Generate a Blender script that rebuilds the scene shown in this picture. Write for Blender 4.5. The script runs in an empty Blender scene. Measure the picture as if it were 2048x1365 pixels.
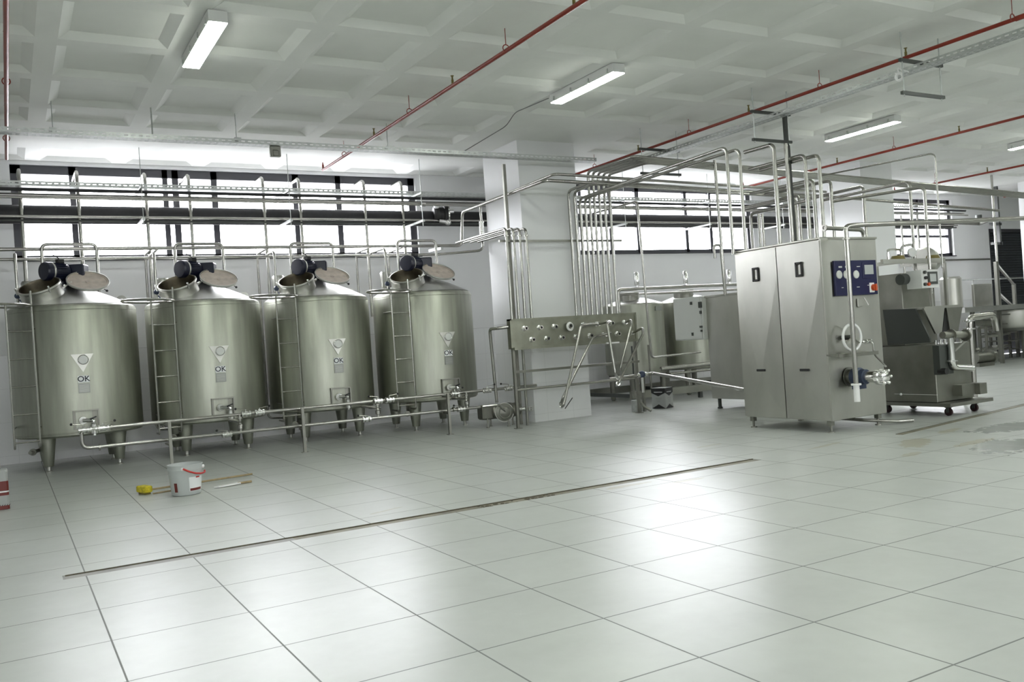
import bpy, math, random
from mathutils import Vector, Matrix
random.seed(7)
SC = bpy.context.scene
COL = SC.collection
PI = math.pi
V = Vector

# ------------------------------------------------------------------ camera
F, YAW, ROLL, CAMH = 1775.0, 0.518, -0.0675, 1.6
fw = V((math.sin(YAW), math.cos(YAW), 0)); r0 = V((math.cos(YAW), -math.sin(YAW), 0)); u0 = V((0, 0, 1))
RT = r0*math.cos(ROLL) + u0*math.sin(ROLL)
UP = -r0*math.sin(ROLL) + u0*math.cos(ROLL)
CAM = V((0, 0, CAMH))
cd = bpy.data.cameras.new('camera'); co = bpy.data.objects.new('camera', cd); COL.objects.link(co)
cd.sensor_width = 36; cd.lens = 36*F/2048; cd.clip_end = 300
mw = Matrix.Identity(4)
for i in range(3):
    mw[i][0], mw[i][1], mw[i][2], mw[i][3] = RT[i], UP[i], -fw[i], CAM[i]
co.matrix_world = mw
SC.camera = co

def at(px, py, x=None, y=None, z=None):
    """photo measurement -> a point on the plane x=, y= or z="""
    d = RT*((px-1024)/F) - UP*((py-682.5)/F) + fw
    t = x/d.x if x is not None else y/d.y if y is not None else (z-CAMH)/d.z
    return CAM + d*t

# ------------------------------------------------------------------ materials
def nodes(m):
    m.use_nodes = True
    nt = m.node_tree
    return nt, nt.nodes, nt.links, nt.nodes['Principled BSDF']

def mat(name, col, rough=.5, metal=0., spec=.5, noise=0., scale=8., stretch=None, rnoise=0., bump=0., trans=0.):
    m = bpy.data.materials.new(name)
    nt, N, L, b = nodes(m)
    b.inputs['Base Color'].default_value = (*col, 1)
    b.inputs['Roughness'].default_value = rough
    b.inputs['Metallic'].default_value = metal
    b.inputs['Specular IOR Level'].default_value = spec
    if trans: b.inputs['Transmission Weight'].default_value = trans
    if noise or rnoise or bump:
        tc = N.new('ShaderNodeTexCoord'); mp = N.new('ShaderNodeMapping')
        L.new(tc.outputs['Object'], mp.inputs['Vector'])
        if stretch: mp.inputs['Scale'].default_value = stretch
        nz = N.new('ShaderNodeTexNoise'); nz.inputs['Scale'].default_value = scale; nz.inputs['Detail'].default_value = 4
        L.new(mp.outputs['Vector'], nz.inputs['Vector'])
        if noise:
            mr = N.new('ShaderNodeMapRange'); mr.inputs[1].default_value = .3; mr.inputs[2].default_value = .7
            mr.inputs[3].default_value = 1-noise; mr.inputs[4].default_value = 1+noise
            L.new(nz.outputs['Fac'], mr.inputs[0])
            mx = N.new('ShaderNodeVectorMath'); mx.operation = 'SCALE'; mx.inputs[0].default_value = col
            L.new(mr.outputs[0], mx.inputs['Scale']); L.new(mx.outputs[0], b.inputs['Base Color'])
        if 0:
            mr = N.new('ShaderNodeMapRange'); mr.inputs[1].default_value = .3; mr.inputs[2].default_value = .7
            mr.inputs[3].default_value = max(.02, rough-rnoise); mr.inputs[4].default_value = rough+rnoise
            L.new(nz.outputs['Fac'], mr.inputs[0]); L.new(mr.outputs[0], b.inputs['Roughness'])
        if bump:
            bp = N.new('ShaderNodeBump'); bp.inputs['Strength'].default_value = bump; bp.inputs['Distance'].default_value = .01
            L.new(nz.outputs['Fac'], bp.inputs['Height']); L.new(bp.outputs[0], b.inputs['Normal'])
    return m

def emit(name, col, s):
    m = bpy.data.materials.new(name); nt, N, L, b = nodes(m)
    b.inputs['Base Color'].default_value = (*col, 1)
    b.inputs['Emission Color'].default_value = (*col, 1); b.inputs['Emission Strength'].default_value = s
    return m

M = {}
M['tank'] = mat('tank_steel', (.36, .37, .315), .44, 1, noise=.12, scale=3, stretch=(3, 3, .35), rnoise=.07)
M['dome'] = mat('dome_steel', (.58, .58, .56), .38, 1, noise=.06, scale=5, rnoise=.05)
M['steel'] = mat('sheet_steel', (.50, .50, .46), .38, 1, noise=.09, scale=2.2, stretch=(1, 1, .5), rnoise=.06)
M['dsteel'] = mat('dull_steel', (.26, .26, .23), .42, 1, noise=.12, scale=3, rnoise=.06)
M['panel'] = mat('valve_panel_steel', (.30, .305, .25), .42, 1, noise=.16, scale=4, rnoise=.08)
M['pipe'] = mat('polished_pipe_steel', (.40, .395, .365), .27, 1, noise=.06, scale=6)
M['bright'] = mat('bright_steel', (.8, .8, .78), .15, 1)
M['galv'] = mat('galvanised_steel', (.50, .52, .50), .45, 1, noise=.14, scale=12, rnoise=.1)
M['shadesteel'] = mat('shaded_neck_steel', (.17, .15, .11), .4, 1, noise=.3, scale=6)  # dark reflections inside the manhole neck put into a brownish steel colour
M['dark'] = mat('dark_painted_steel', (.045, .05, .045), .45, 0)
M['black'] = mat('black_rubber', (.012, .012, .012), .5)
M['duct'] = mat('black_insulation', (.018, .018, .02), .55, noise=.2, scale=6)
M['red'] = mat('red_pipe_paint', (.24, .026, .012), .3, noise=.12, scale=9)
M['blue'] = mat('dark_blue_motor_paint', (.005, .007, .022), .35)
M['bluepanel'] = mat('blue_control_panel', (.010, .011, .055), .3)
M['pumpblue'] = mat('pump_blue_paint', (.03, .045, .085), .4)
M['white'] = mat('white_plastic', (.78, .78, .77), .4)
M['whitemetal'] = mat('white_enamelled_metal', (.62, .63, .61), .35)
M['offwhite'] = mat('pale_gasket', (.52, .45, .39), .6, noise=.15, scale=9)
M['gauge'] = mat('gauge_face', (.62, .63, .6), .35)
M['label'] = mat('white_sticker', (.80, .82, .82), .45)
M['ink'] = mat('navy_ink', (.004, .006, .02), .5)
M['plate'] = mat('grey_spec_plate', (.27, .28, .26), .4, .6)
M['frame'] = mat('grey_window_frame', (.06, .06, .068), .4, .3)
M['wood'] = mat('pale_wood', (.30, .23, .12), .6, noise=.2, scale=14)
M['yellow'] = mat('yellow_foam', (.55, .45, .02), .8, noise=.35, scale=24)
M['redplastic'] = mat('red_plastic', (.48, .02, .015), .4)
M['orange'] = mat('orange_switch', (.55, .08, .02), .4)
M['can'] = mat('tin_white', (.33, .34, .33), .4, .0)
M['canred'] = mat('tin_red', (.13, .015, .01), .4)
M['canblack'] = mat('tin_black', (.015, .015, .016), .4)
M['caster'] = mat('dark_red_caster', (.025, .006, .007), .45)
M['screen'] = mat('grey_screen', (.42, .44, .43), .25)
M['housing'] = mat('lamp_housing', (.68, .69, .67), .5)
M['lamp'] = emit('lamp_diffuser_lit', (.94, 1, .91), 27)
M['drain'] = mat('drain_channel_dirt', (.17, .155, .11), .5, noise=.35, scale=5)
M['draincover'] = mat('worn_drain_cover', (.24, .23, .215), .5, noise=.2, scale=5)
M['mud'] = mat('drain_sludge', (.07, .06, .035), .6, noise=.3, scale=20)
M['louvre'] = mat('grey_louvre', (.09, .1, .11), .45, .4)
M['bucket'] = mat('white_translucent_plastic', (.60, .63, .62), .35, trans=.25)
M['cable'] = mat('grey_cable', (.2, .2, .2), .5)
M['ochre'] = mat('ochre_gasket', (.16, .13, .03), .6)

# slotted tray: sheet steel with rows of holes punched through
def tray_mat():
    m = mat('perforated_galvanised_tray', (.50, .52, .50), .42, 1, noise=.1, scale=12)
    nt, N, L, b = nodes(m)
    uv = N.new('ShaderNodeUVMap'); sx = N.new('ShaderNodeSeparateXYZ'); L.new(uv.outputs[0], sx.inputs[0])
    def mth(op, a, bb=None):
        n = N.new('ShaderNodeMath'); n.operation = op
        for i, q in enumerate((a, bb)):
            if q is None: continue
            if isinstance(q, (int, float)): n.inputs[i].default_value = q
            else: L.new(q, n.inputs[i])
        return n.outputs[0]
    fx = mth('FRACT', mth('MULTIPLY', sx.outputs[0], 1/.10)); fy = mth('FRACT', sx.outputs[1])
    hole = mth('MULTIPLY', mth('LESS_THAN', fx, .55), mth('MULTIPLY', mth('GREATER_THAN', fy, .38), mth('LESS_THAN', fy, .62)))
    tr = N.new('ShaderNodeBsdfTransparent'); mx = N.new('ShaderNodeMixShader')
    L.new(hole, mx.inputs[0]); L.new(b.outputs[0], mx.inputs[1]); L.new(tr.outputs[0], mx.inputs[2])
    L.new(mx.outputs[0], N['Material Output'].inputs[0])
    return m
M['tray'] = tray_mat()

def glass_mat():
    m = bpy.data.materials.new('window_glass'); nt, N, L, b = nodes(m)
    N.remove(b)
    tr = N.new('ShaderNodeBsdfTransparent'); gl = N.new('ShaderNodeBsdfGlossy'); gl.inputs['Roughness'].default_value = .02
    fr = N.new('ShaderNodeValue'); fr.outputs[0].default_value = .05
    mx = N.new('ShaderNodeMixShader'); L.new(fr.outputs[0], mx.inputs[0]); L.new(tr.outputs[0], mx.inputs[1]); L.new(gl.outputs[0], mx.inputs[2])
    L.new(mx.outputs[0], N['Material Output'].inputs[0])
    return m
M['glass'] = glass_mat()

def mathn(N, L, op, *a):
    n = N.new('ShaderNodeMath'); n.operation = op
    for i, q in enumerate(a):
        if isinstance(q, (int, float)): n.inputs[i].default_value = q
        else: L.new(q, n.inputs[i])
    return n.outputs[0]

def floor_mat():
    m = bpy.data.materials.new('pale_floor_tiles'); nt, N, L, b = nodes(m)
    g = N.new('ShaderNodeNewGeometry'); sp = N.new('ShaderNodeSeparateXYZ'); L.new(g.outputs['Position'], sp.inputs[0])
    k = lambda op, *a: mathn(N, L, op, *a)
    u = k('MULTIPLY', k('SUBTRACT', sp.outputs[0], .44), 1/.8); v = k('MULTIPLY', k('SUBTRACT', sp.outputs[1], 4.955), 1/.8)
    off = N.new('ShaderNodeVectorMath'); off.operation = 'ADD'; L.new(g.outputs['Position'], off.inputs[0]); off.inputs[1].default_value = (3.3, 7.1, .37)
    nz = N.new('ShaderNodeTexNoise'); nz.inputs['Scale'].default_value = 1.7; nz.inputs['Detail'].default_value = 6; L.new(off.outputs[0], nz.inputs['Vector'])
    n2 = N.new('ShaderNodeTexNoise'); n2.inputs['Scale'].default_value = 9; n2.inputs['Detail'].default_value = 2; L.new(off.outputs[0], n2.inputs['Vector'])
    def line(q, w):
        d = k('ABSOLUTE', k('SUBTRACT', k('FRACT', k('ADD', q, .5)), .5))
        return k('LESS_THAN', d, w)
    gr = k('MAXIMUM', line(u, .0065), line(v, .0065))
    fl = N.new('ShaderNodeCombineXYZ'); L.new(k('FLOOR', u), fl.inputs[0]); L.new(k('FLOOR', v), fl.inputs[1])
    wn = N.new('ShaderNodeTexWhiteNoise'); L.new(fl.outputs[0], wn.inputs['Vector'])
    val = k('ADD', k('ADD', k('MULTIPLY', wn.outputs['Value'], .02), .95), k('MULTIPLY', k('SUBTRACT', nz.outputs['Fac'], .5), .22))
    val = k('ADD', val, k('MULTIPLY', k('SUBTRACT', n2.outputs['Fac'], .5), .10))
    # stains with a shape of their own: blotches next to the second drain, sludge marks beside the channel
    def blob(cx, cy, rx, ry, ang=0):
        c, s = math.cos(ang), math.sin(ang)
        dx = k('SUBTRACT', sp.outputs[0], cx); dy = k('SUBTRACT', sp.outputs[1], cy)
        a = k('DIVIDE', k('ADD', k('MULTIPLY', dx, c), k('MULTIPLY', dy, s)), rx)
        bb = k('DIVIDE', k('SUBTRACT', k('MULTIPLY', dy, c), k('MULTIPLY', dx, s)), ry)
        d = k('SQRT', k('ADD', k('MULTIPLY', a, a), k('MULTIPLY', bb, bb)))
        d = k('ADD', d, k('MULTIPLY', k('SUBTRACT', n2.outputs['Fac'], .5), 1.1))
        d = k('ADD', d, k('MULTIPLY', k('SUBTRACT', nz.outputs['Fac'], .5), .9))
        return k('LESS_THAN', d, .8)
    st = blob(9.72, 7.13, .55, .2, .5)
    for q in ((8.9, 6.6, .25, .1, .2), (10.1, 6.6, .5, .12, .1), (5.6, 7.55, .35, .06, 0), (6.2, 7.3, .3, .05, 0), (3.2, 8.35, .3, .03, .3), (9.0, 7.9, .5, .05, .2), (8.2, 9.2, .3, .04, .1), (10.9, 7.5, .4, .09, .2)):
        st = k('MAXIMUM', st, blob(*q))
    wet = k('MAXIMUM', blob(10.1, 6.15, .75, .5, .2), blob(11.6, 7.1, .8, .35, .1))
    val = k('MULTIPLY', val, k('SUBTRACT', 1, k('MULTIPLY', gr, .62)))
    cr = N.new('ShaderNodeVectorMath'); cr.operation = 'SCALE'; cr.inputs[0].default_value = (.44, .455, .435); L.new(val, cr.inputs['Scale'])
    mx = N.new('ShaderNodeMix'); mx.data_type = 'RGBA'; L.new(k('MULTIPLY', st, .6), mx.inputs[0]); L.new(cr.outputs[0], mx.inputs[6]); mx.inputs[7].default_value = (.30, .27, .18, 1)
    L.new(mx.outputs[2], b.inputs['Base Color'])
    ro = k('ADD', .32, 0.0)
    ro = k('ADD', ro, k('MULTIPLY', gr, .3)); ro = k('MULTIPLY', ro, k('SUBTRACT', 1, k('MULTIPLY', wet, .55)))
    L.new(ro, b.inputs['Roughness']); b.inputs['Specular IOR Level'].default_value = .55
    bp = N.new('ShaderNodeBump'); bp.inputs['Strength'].default_value = .05; bp.inputs['Distance'].default_value = .01
    hgt = k('SUBTRACT', k('MULTIPLY', n2.outputs['Fac'], k('SUBTRACT', 1, wet)), k('MULTIPLY', gr, .8)); L.new(hgt, bp.inputs['Height']); L.new(bp.outputs[0], b.inputs['Normal'])
    return m
M['floor'] = floor_mat()

def wall_mat():
    """white paint above, white ceramic tiles up to 1.95 m"""
    m = bpy.data.materials.new('white_wall_paint_and_tiles'); nt, N, L, b = nodes(m)
    g = N.new('ShaderNodeNewGeometry'); sp = N.new('ShaderNodeSeparateXYZ'); L.new(g.outputs['Position'], sp.inputs[0])
    k = lambda op, *a: mathn(N, L, op, *a)
    def line(q, step, off, w):
        d = k('ABSOLUTE', k('SUBTRACT', k('FRACT', k('ADD', k('MULTIPLY', k('SUBTRACT', q, off), 1/step), .5)), .5))
        return k('LESS_THAN', d, w/step)
    low = k('LESS_THAN', sp.outputs[2], 1.95)
    gr = k('MAXIMUM', line(sp.outputs[0], .6, 9.1, .0025), k('MAXIMUM', line(sp.outputs[2], .6, .15, .0025), line(sp.outputs[1], .6, .2, .0025)))
    edge = k('LESS_THAN', k('ABSOLUTE', k('SUBTRACT', sp.outputs[2], 1.95)), .006)
    gl = k('MAXIMUM', k('MULTIPLY', gr, low), edge)
    nz = N.new('ShaderNodeTexNoise'); nz.inputs['Scale'].default_value = 1.3; L.new(g.outputs['Position'], nz.inputs['Vector'])
    val = k('MULTIPLY', k('ADD', .97, k('MULTIPLY', k('SUBTRACT', nz.outputs['Fac'], .5), .08)), k('SUBTRACT', 1, k('MULTIPLY', gl, .2)))
    cr = N.new('ShaderNodeVectorMath'); cr.operation = 'SCALE'; cr.inputs[0].default_value = (.78, .785, .785); L.new(val, cr.inputs['Scale'])
    L.new(cr.outputs[0], b.inputs['Base Color'])
    L.new(k('SUBTRACT', .62, k('MULTIPLY', low, .38)), b.inputs['Roughness'])
    return m
M['wall'] = wall_mat()
M['greywall'] = mat('grey_wall_paint', (.38, .39, .37), .6)
M['ceil'] = mat('ceiling_paint', (.82, .83, .80), .7, noise=.03, scale=1.5)

# ------------------------------------------------------------------ mesh builder
WLOC = {}
def axes(d):
    d = V(d).normalized()
    a = V((0, 0, 1)) if abs(d.z) < .9 else V((1, 0, 0))
    u = d.cross(a).normalized(); return u, d.cross(u).normalized(), d

class MB:
    def __init__(s): s.v = []; s.f = []; s.uv = None
    def add(s, vs, fs):
        o = len(s.v); s.v += [V(q) for q in vs]; s.f += [tuple(i+o for i in f) for f in fs]; return s
    def box(s, a, b, ch=0):
        x0, y0, z0 = [min(p, q) for p, q in zip(a, b)]; x1, y1, z1 = [max(p, q) for p, q in zip(a, b)]
        return s.obox(((x0+x1)/2, (y0+y1)/2, (z0+z1)/2), ((x1-x0)/2, (y1-y0)/2, (z1-z0)/2), ch=ch)
    def obox(s, c, h, ax=None, ch=0):
        ax = ax or (V((1, 0, 0)), V((0, 1, 0)), V((0, 0, 1))); c = V(c)
        P = lambda x, y, z: c+ax[0]*x+ax[1]*y+ax[2]*z
        if ch <= 0:
            vs = [P(sx*h[0], sy*h[1], sz*h[2]) for sx in (-1, 1) for sy in (-1, 1) for sz in (-1, 1)]
            return s.add(vs, [(0, 1, 3, 2), (4, 6, 7, 5), (0, 4, 5, 1), (2, 3, 7, 6), (0, 2, 6, 4), (1, 5, 7, 3)])
        e = min(ch, min(h)*.45); hx, hy, hz = h
        def ring(ix, z):
            return [P(*q, z) for q in ((-hx+ix, -hy+ix+e), (-hx+ix+e, -hy+ix), (hx-ix-e, -hy+ix), (hx-ix, -hy+ix+e), (hx-ix, hy-ix-e), (hx-ix-e, hy-ix), (-hx+ix+e, hy-ix), (-hx+ix, hy-ix-e))]
        rs = [ring(e*.7, -hz), ring(0, -hz+e), ring(0, hz-e), ring(e*.7, hz)]
        vs = sum(rs, []); fs = [tuple(range(7, -1, -1)), tuple(24+i for i in range(8))]
        for k in range(3):
            fs += [(8*k+i, 8*k+(i+1) % 8, 8*k+8+(i+1) % 8, 8*k+8+i) for i in range(8)]
        return s.add(vs, fs)
    def lathe(s, prof, c=(0, 0, 0), axis=(0, 0, 1), n=24, a0=0, a1=2*PI):
        u, w, d = axes(axis); c = V(c); full = abs(a1-a0-2*PI) < 1e-6; m = n if full else n+1
        vs = []; ids = []
        for r, z in prof:
            if abs(r) < 1e-7: ids.append([len(vs)]*m); vs.append(c+d*z)
            else:
                ids.append(list(range(len(vs), len(vs)+m)))
                vs += [c+d*z+(u*math.cos(a0+(a1-a0)*i/n)+w*math.sin(a0+(a1-a0)*i/n))*r for i in range(m)]
        fs = []
        for a, b in zip(ids, ids[1:]):
            for i in range(n):
                j = (i+1) % m; q = []
                for t in (a[i], a[j], b[j], b[i]):
                    if t not in q: q.append(t)
                if len(q) > 2: fs.append(tuple(q))
        return s.add(vs, fs)
    def cyl(s, p, q, r, r2=None, n=14):
        p, q = V(p), V(q); r2 = r if r2 is None else r2; h = (q-p).length
        return s.lathe([(0, 0), (r, 0), (r2, h), (0, h)], p, q-p, n)
    def torus(s, c, axis, R, r, n=32, m=8):
        u, w, d = axes(axis); c = V(c); vs = []; fs = []
        for i in range(n):
            a = 2*PI*i/n; e = u*math.cos(a)+w*math.sin(a)
            vs += [c+e*(R+r*math.cos(2*PI*j/m))+d*r*math.sin(2*PI*j/m) for j in range(m)]
        for i in range(n):
            for j in range(m): fs.append((i*m+j, ((i+1) % n)*m+j, ((i+1) % n)*m+(j+1) % m, i*m+(j+1) % m))
        return s.add(vs, fs)
    def sphere(s, c, r, n=14, m=8, sq=1.):
        return s.lathe([(r*math.sin(PI*i/m), -r*sq*math.cos(PI*i/m)) for i in range(m+1)], c, (0, 0, 1), n)
    def tube(s, pts, r, n=10, bend=.09, seg=5, caps=True):
        pts = [V(p) for p in pts]; path = [pts[0]]
        for a, b, c in zip(pts, pts[1:], pts[2:]):
            d1, d2 = (a-b), (c-b); l = min(bend, d1.length*.45, d2.length*.45)
            if d1.angle(d2) > PI-.02 or bend <= 0: path.append(b); continue
            p, q = b+d1.normalized()*l, b+d2.normalized()*l
            for k in range(seg+1):
                t = k/seg; path.append(p*(1-t)**2+b*2*t*(1-t)+q*t*t)
        path.append(pts[-1])
        T = [(path[min(i+1, len(path)-1)]-path[max(i-1, 0)]).normalized() for i in range(len(path))]
        u = axes(T[0])[0]; vs = []
        for p, t in zip(path, T):
            u = (u-t*u.dot(t)).normalized(); w = t.cross(u)
            vs += [p+(u*math.cos(2*PI*j/n)+w*math.sin(2*PI*j/n))*r for j in range(n)]
        fs = [(i*n+j, i*n+(j+1) % n, (i+1)*n+(j+1) % n, (i+1)*n+j) for i in range(len(path)-1) for j in range(n)]
        if caps: fs += [tuple(range(n-1, -1, -1)), tuple((len(path)-1)*n+j for j in range(n))]
        return s.add(vs, fs)
    def bar(s, p, q, w, h=None):
        """square bar from p to q; w wide, h high"""
        p, q = V(p), V(q); d = (q-p); l = d.length; d.normalize(); h = h or w
        up = V((0, 0, 1)) if abs(d.z) < .9 else V((0, 1, 0))
        a = d.cross(up).normalized(); b = a.cross(d)
        return s.obox((p+q)/2, (l/2, w/2, h/2), (d, a, b))
    def prism(s, poly, d):
        n = len(poly); P = [V(p) for p in poly]; d = V(d)
        return s.add(P+[p+d for p in P], [tuple(range(n-1, -1, -1)), tuple(range(n, 2*n))]+[(i, (i+1) % n, n+(i+1) % n, n+i) for i in range(n)])
    def build(s, name, m, parent=None, sharp=32):
        o = WLOC.get(parent.name, V((0, 0, 0))) if parent else V((0, 0, 0))
        if parent is None and s.v:          # a thing that is one mesh: origin at its base
            xs = [q.x for q in s.v]; ys = [q.y for q in s.v]; o = V(((min(xs)+max(xs))/2, (min(ys)+max(ys))/2, min(q.z for q in s.v)))
        me = bpy.data.meshes.new(name); me.from_pydata([tuple(q-o) for q in s.v], [], s.f); me.update()
        import bmesh
        bm = bmesh.new(); bm.from_mesh(me); bmesh.ops.recalc_face_normals(bm, faces=bm.faces); bm.to_mesh(me); bm.free()
        for p in me.polygons: p.use_smooth = True
        me.set_sharp_from_angle(angle=math.radians(sharp))
        me.materials.append(M[m] if isinstance(m, str) else m)
        ob = bpy.data.objects.new(name, me); COL.objects.link(ob)
        if parent: ob.parent = parent
        else: ob.location = o
        WLOC[ob.name] = o
        return ob

def tag(o, label, cat, group=None):
    o['label'] = label; o['category'] = cat
    if group: o['group'] = group
    return o
def struct(o, label=None):
    o['kind'] = 'structure'
    if label: o['label'] = label
    return o
def thing(name, label, cat, loc=(0, 0, 0), group=None):
    o = bpy.data.objects.new(name, None); COL.objects.link(o); o.location = loc; o.empty_display_size = .2
    WLOC[o.name] = V(loc); return tag(o, label, cat, group)
def kids(o): return [c for c in bpy.data.objects if c.parent == o]
def copy_tree(o, parent=None):
    c = o.copy(); COL.objects.link(c)
    if parent: c.parent = parent
    for ch in kids(o): copy_tree(ch, c)
    return c

_fonts = {}
def text_mb(txt, c, ux, uy, h, depth=.002, bold=.0):
    """block letters as real geometry, centred on c"""
    cu = bpy.data.curves.new('t', 'FONT'); cu.body = txt; cu.size = 1; cu.align_x = 'CENTER'; cu.align_y = 'CENTER'; cu.offset = bold; cu.resolution_u = 3
    to = bpy.data.objects.new('t', cu); COL.objects.link(to)
    dg = bpy.context.evaluated_depsgraph_get(); me = bpy.data.meshes.new_from_object(to.evaluated_get(dg))
    c, ux, uy = V(c), V(ux), V(uy); n = ux.cross(uy)
    mb = MB(); mb.add([c+ux*(q.co.x*h)+uy*(q.co.y*h)+n*depth for q in me.vertices], [tuple(p.vertices) for p in me.polygons])
    bpy.data.objects.remove(to); bpy.data.curves.remove(cu); bpy.data.meshes.remove(me)
    return mb

# ------------------------------------------------------------------ the room
X0, X1, Y0, Y1, ZC = -7.0, 42.0, -10.0, 18.3, 5.48
# floor with a sunken drain slot
DX0, DX1, DY0, DY1 = .28, 7.66, 7.69, 7.85
mb = MB()
for a in ((X0, Y0, X1, DY0), (X0, DY1, X1, Y1), (X0, DY0, DX0, DY1), (DX1, DY0, X1, DY1)):
    mb.box((a[0], a[1], -.15), (a[2], a[3], 0))
struct(mb.build('floor', 'floor'), 'pale grey square floor tiles')
mb = MB(); mb.box((2.1, DY0, -.15), (DX1, DY1, -.007))
dr = mb.build('floor_drain', 'drain'); tag(dr, 'long narrow sunken drain channel across the middle of the tiled floor', 'drain')
mb = MB()
mb.box((DX0, DY0, -.15), (2.1, DY1, -.006)); mb.build('drain_cover', 'draincover', dr)
mb = MB()
for i in range(26):
    x = random.uniform(3.9, 4.9); y = random.uniform(DY0+.02, DY1-.02); mb.sphere((x, y, -.006), random.uniform(.01, .03), 7, 4, .4)
mb.build('sludge', 'mud', dr)['kind'] = 'stuff'
mb = MB(); mb.box((DX0+.02, DY1-.018, -.02), (DX1, DY1-.002, .002)); mb.build('edge_strip', 'mud', dr)
# second drain, a narrow grate beside the machines
a, b = V((10.3, 7.80, 0)), V((15.2, 8.62, 0)); d = (b-a).normalized(); s_ = V((-d.y, d.x, 0))
mb = MB(); mb.obox((a+b)/2+V((0, 0, .002)), ((b-a).length/2, .05, .003), (d, s_, V((0, 0, 1))))
dg_ = mb.build('drain_grate', 'drain'); tag(dg_, 'narrow dirty drain strip in the floor in front of the wheeled machine', 'drain')
mb = MB(); mb.obox((a+b)/2+V((0, 0, .0035))+s_*.045, ((b-a).length/2, .006, .003), (d, s_, V((0, 0, 1)))); mb.build('edge_strip', 'dark', dg_)

WIN = [(.25, 8.2, 3.66, 5.41), (11.9, 18.5, 3.66, 5.41), (21.6, 27.58, 3.45, 5.3)]
DOOR = (29.55, 31.9, 0, 4.35)
mb = MB(); xs = X0
for x0, x1, z0, z1 in WIN+[DOOR]:
    mb.box((xs, Y1, 0), (x0, Y1+.3, 5.75)); xs = x1
    if z0 > 0: mb.box((x0, Y1, 0), (x1, Y1+.3, z0))
    mb.box((x0, Y1, z1), (x1, Y1+.3, 5.75))
mb.box((xs, Y1, 0), (X1, Y1+.3, 5.75))
struct(mb.build('wall_back', 'wall'), 'white back wall with tiled lower half')
mb = MB(); mb.box((X0-.3, Y0, 0), (X0, Y1+.3, 5.75)); struct(mb.build('wall_left', 'wall'))
mb = MB(); mb.box((X1, Y0, 0), (X1+.3, Y1+.3, 5.75)); struct(mb.build('wall_right', 'greywall'))
# wall behind the camera, with windows added to let in fill light
FILL_WIN = [(-5, 5, 3.9, 5.0), (12, 22, 3.9, 5.0)]
mb = MB(); xs = X0
for x0, x1, z0, z1 in FILL_WIN:
    mb.box((xs, Y0-.3, 0), (x0, Y0, 5.75)); xs = x1
    mb.box((x0, Y0-.3, 0), (x1, Y0, z0)); mb.box((x0, Y0-.3, z1), (x1, Y0, 5.75))
mb.box((xs, Y0-.3, 0), (X1, Y0, 5.75))
struct(mb.build('wall_front', 'greywall'))

def portal(x0, x1, z0, z1, y, sgn):
    l = bpy.data.lights.new('daylight', 'AREA'); l.shape = 'RECTANGLE'; l.size = x1-x0; l.size_y = z1-z0
    l.cycles.is_portal = True
    o = bpy.data.objects.new('daylight', l); COL.objects.link(o); o.location = ((x0+x1)/2, y, (z0+z1)/2)
    o.rotation_euler = (-PI/2*sgn, 0, 0)
def window(n, x0, x1, z0, z1, y, bars, trans, hdr=.1, sill=True):
    mb = MB(); w = .055; yy = (y+.08, y+.17)
    mb.box((x0, yy[0], z0), (x1, yy[1], z0+.09)); mb.box((x0, yy[0], z1-hdr), (x1, yy[1], z1))
    mb.box((x0, yy[0], z0), (x0+.17, yy[1], z1)); mb.box((x1-.15, yy[0], z0), (x1, yy[1], z1))
    for bx, bw in bars: mb.box((bx-bw/2, yy[0], z0), (bx+bw/2, yy[1], z1))
    for bz, bw in trans: mb.box((x0, yy[0]+.01, bz-bw/2), (x1, yy[1]-.01, bz+bw/2))
    o = struct(mb.build('window_%d' % n, 'frame'))
    mb = MB(); mb.box((x0+.02, y+.12, z0+.02), (x1-.02, y+.126, z1-.02)); mb.build('window_glass', 'glass', o)
    if sill:
        mb = MB(); mb.box((x0-.04, y-.05, z0-.03), (x1+.04, y+.1, z0)); mb.build('window_sill', 'frame', o)
window(1, *WIN[0], Y1, [(1.27, .12), (2.9, .10), (3.09, .12), (3.83, .12), (5.49, .13), (6.42, .12)], [(4.5, .1)], .16)
window(2, *WIN[1], Y1, [(12.7, .1), (13.62, .13), (14.5, .13), (16.13, .1), (17.0, .1)], [(4.45, .1)], .14)
window(3, *WIN[2], Y1, [(23.2, .1), (24.6, .1), (25.9, .1)], [(4.5, .08), (4.1, .08)], .12)
for i, (x0, x1, z0, z1) in enumerate(FILL_WIN):  # added fill windows, out of view
    window(4+i, x0, x1, z0, z1, Y0-.22, [(x0+2.5*k, .1) for k in (1, 2, 3)], [(4.45, .06)], .1, False)
    portal(x0, x1, z0, z1, Y0-.32, -1)
for x0, x1, z0, z1 in WIN+[(DOOR[0]+.1, DOOR[1]-.1, 0, .95)]: portal(x0, x1, z0, z1, Y1+.32, 1)

mb = MB(); x0, x1, z0, z1 = DOOR
mb.box((x0, Y1+.02, 0), (x0+.1, Y1+.16, z1)); mb.box((x1-.1, Y1+.02, 0), (x1, Y1+.16, z1)); mb.box((x0, Y1+.02, z1-.12), (x1, Y1+.16, z1)); mb.box((x0+.1, Y1+.16, 0), (x1-.1, Y1+.18, z1-.1))
dd = struct(mb.build('door_1', 'frame'), 'tall grey louvred door')
mb = MB()
for k in range(48):
    z = .05+k*.087
    if z < .95: continue
    mb.obox(((x0+x1)/2, Y1+.09, z+.04), ((x1-x0)/2-.1, .008, .045), (V((1, 0, 0)), V((0, .8, -.6)), V((0, .6, .8))))
mb.build('louvre_panel', 'louvre', dd)

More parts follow.
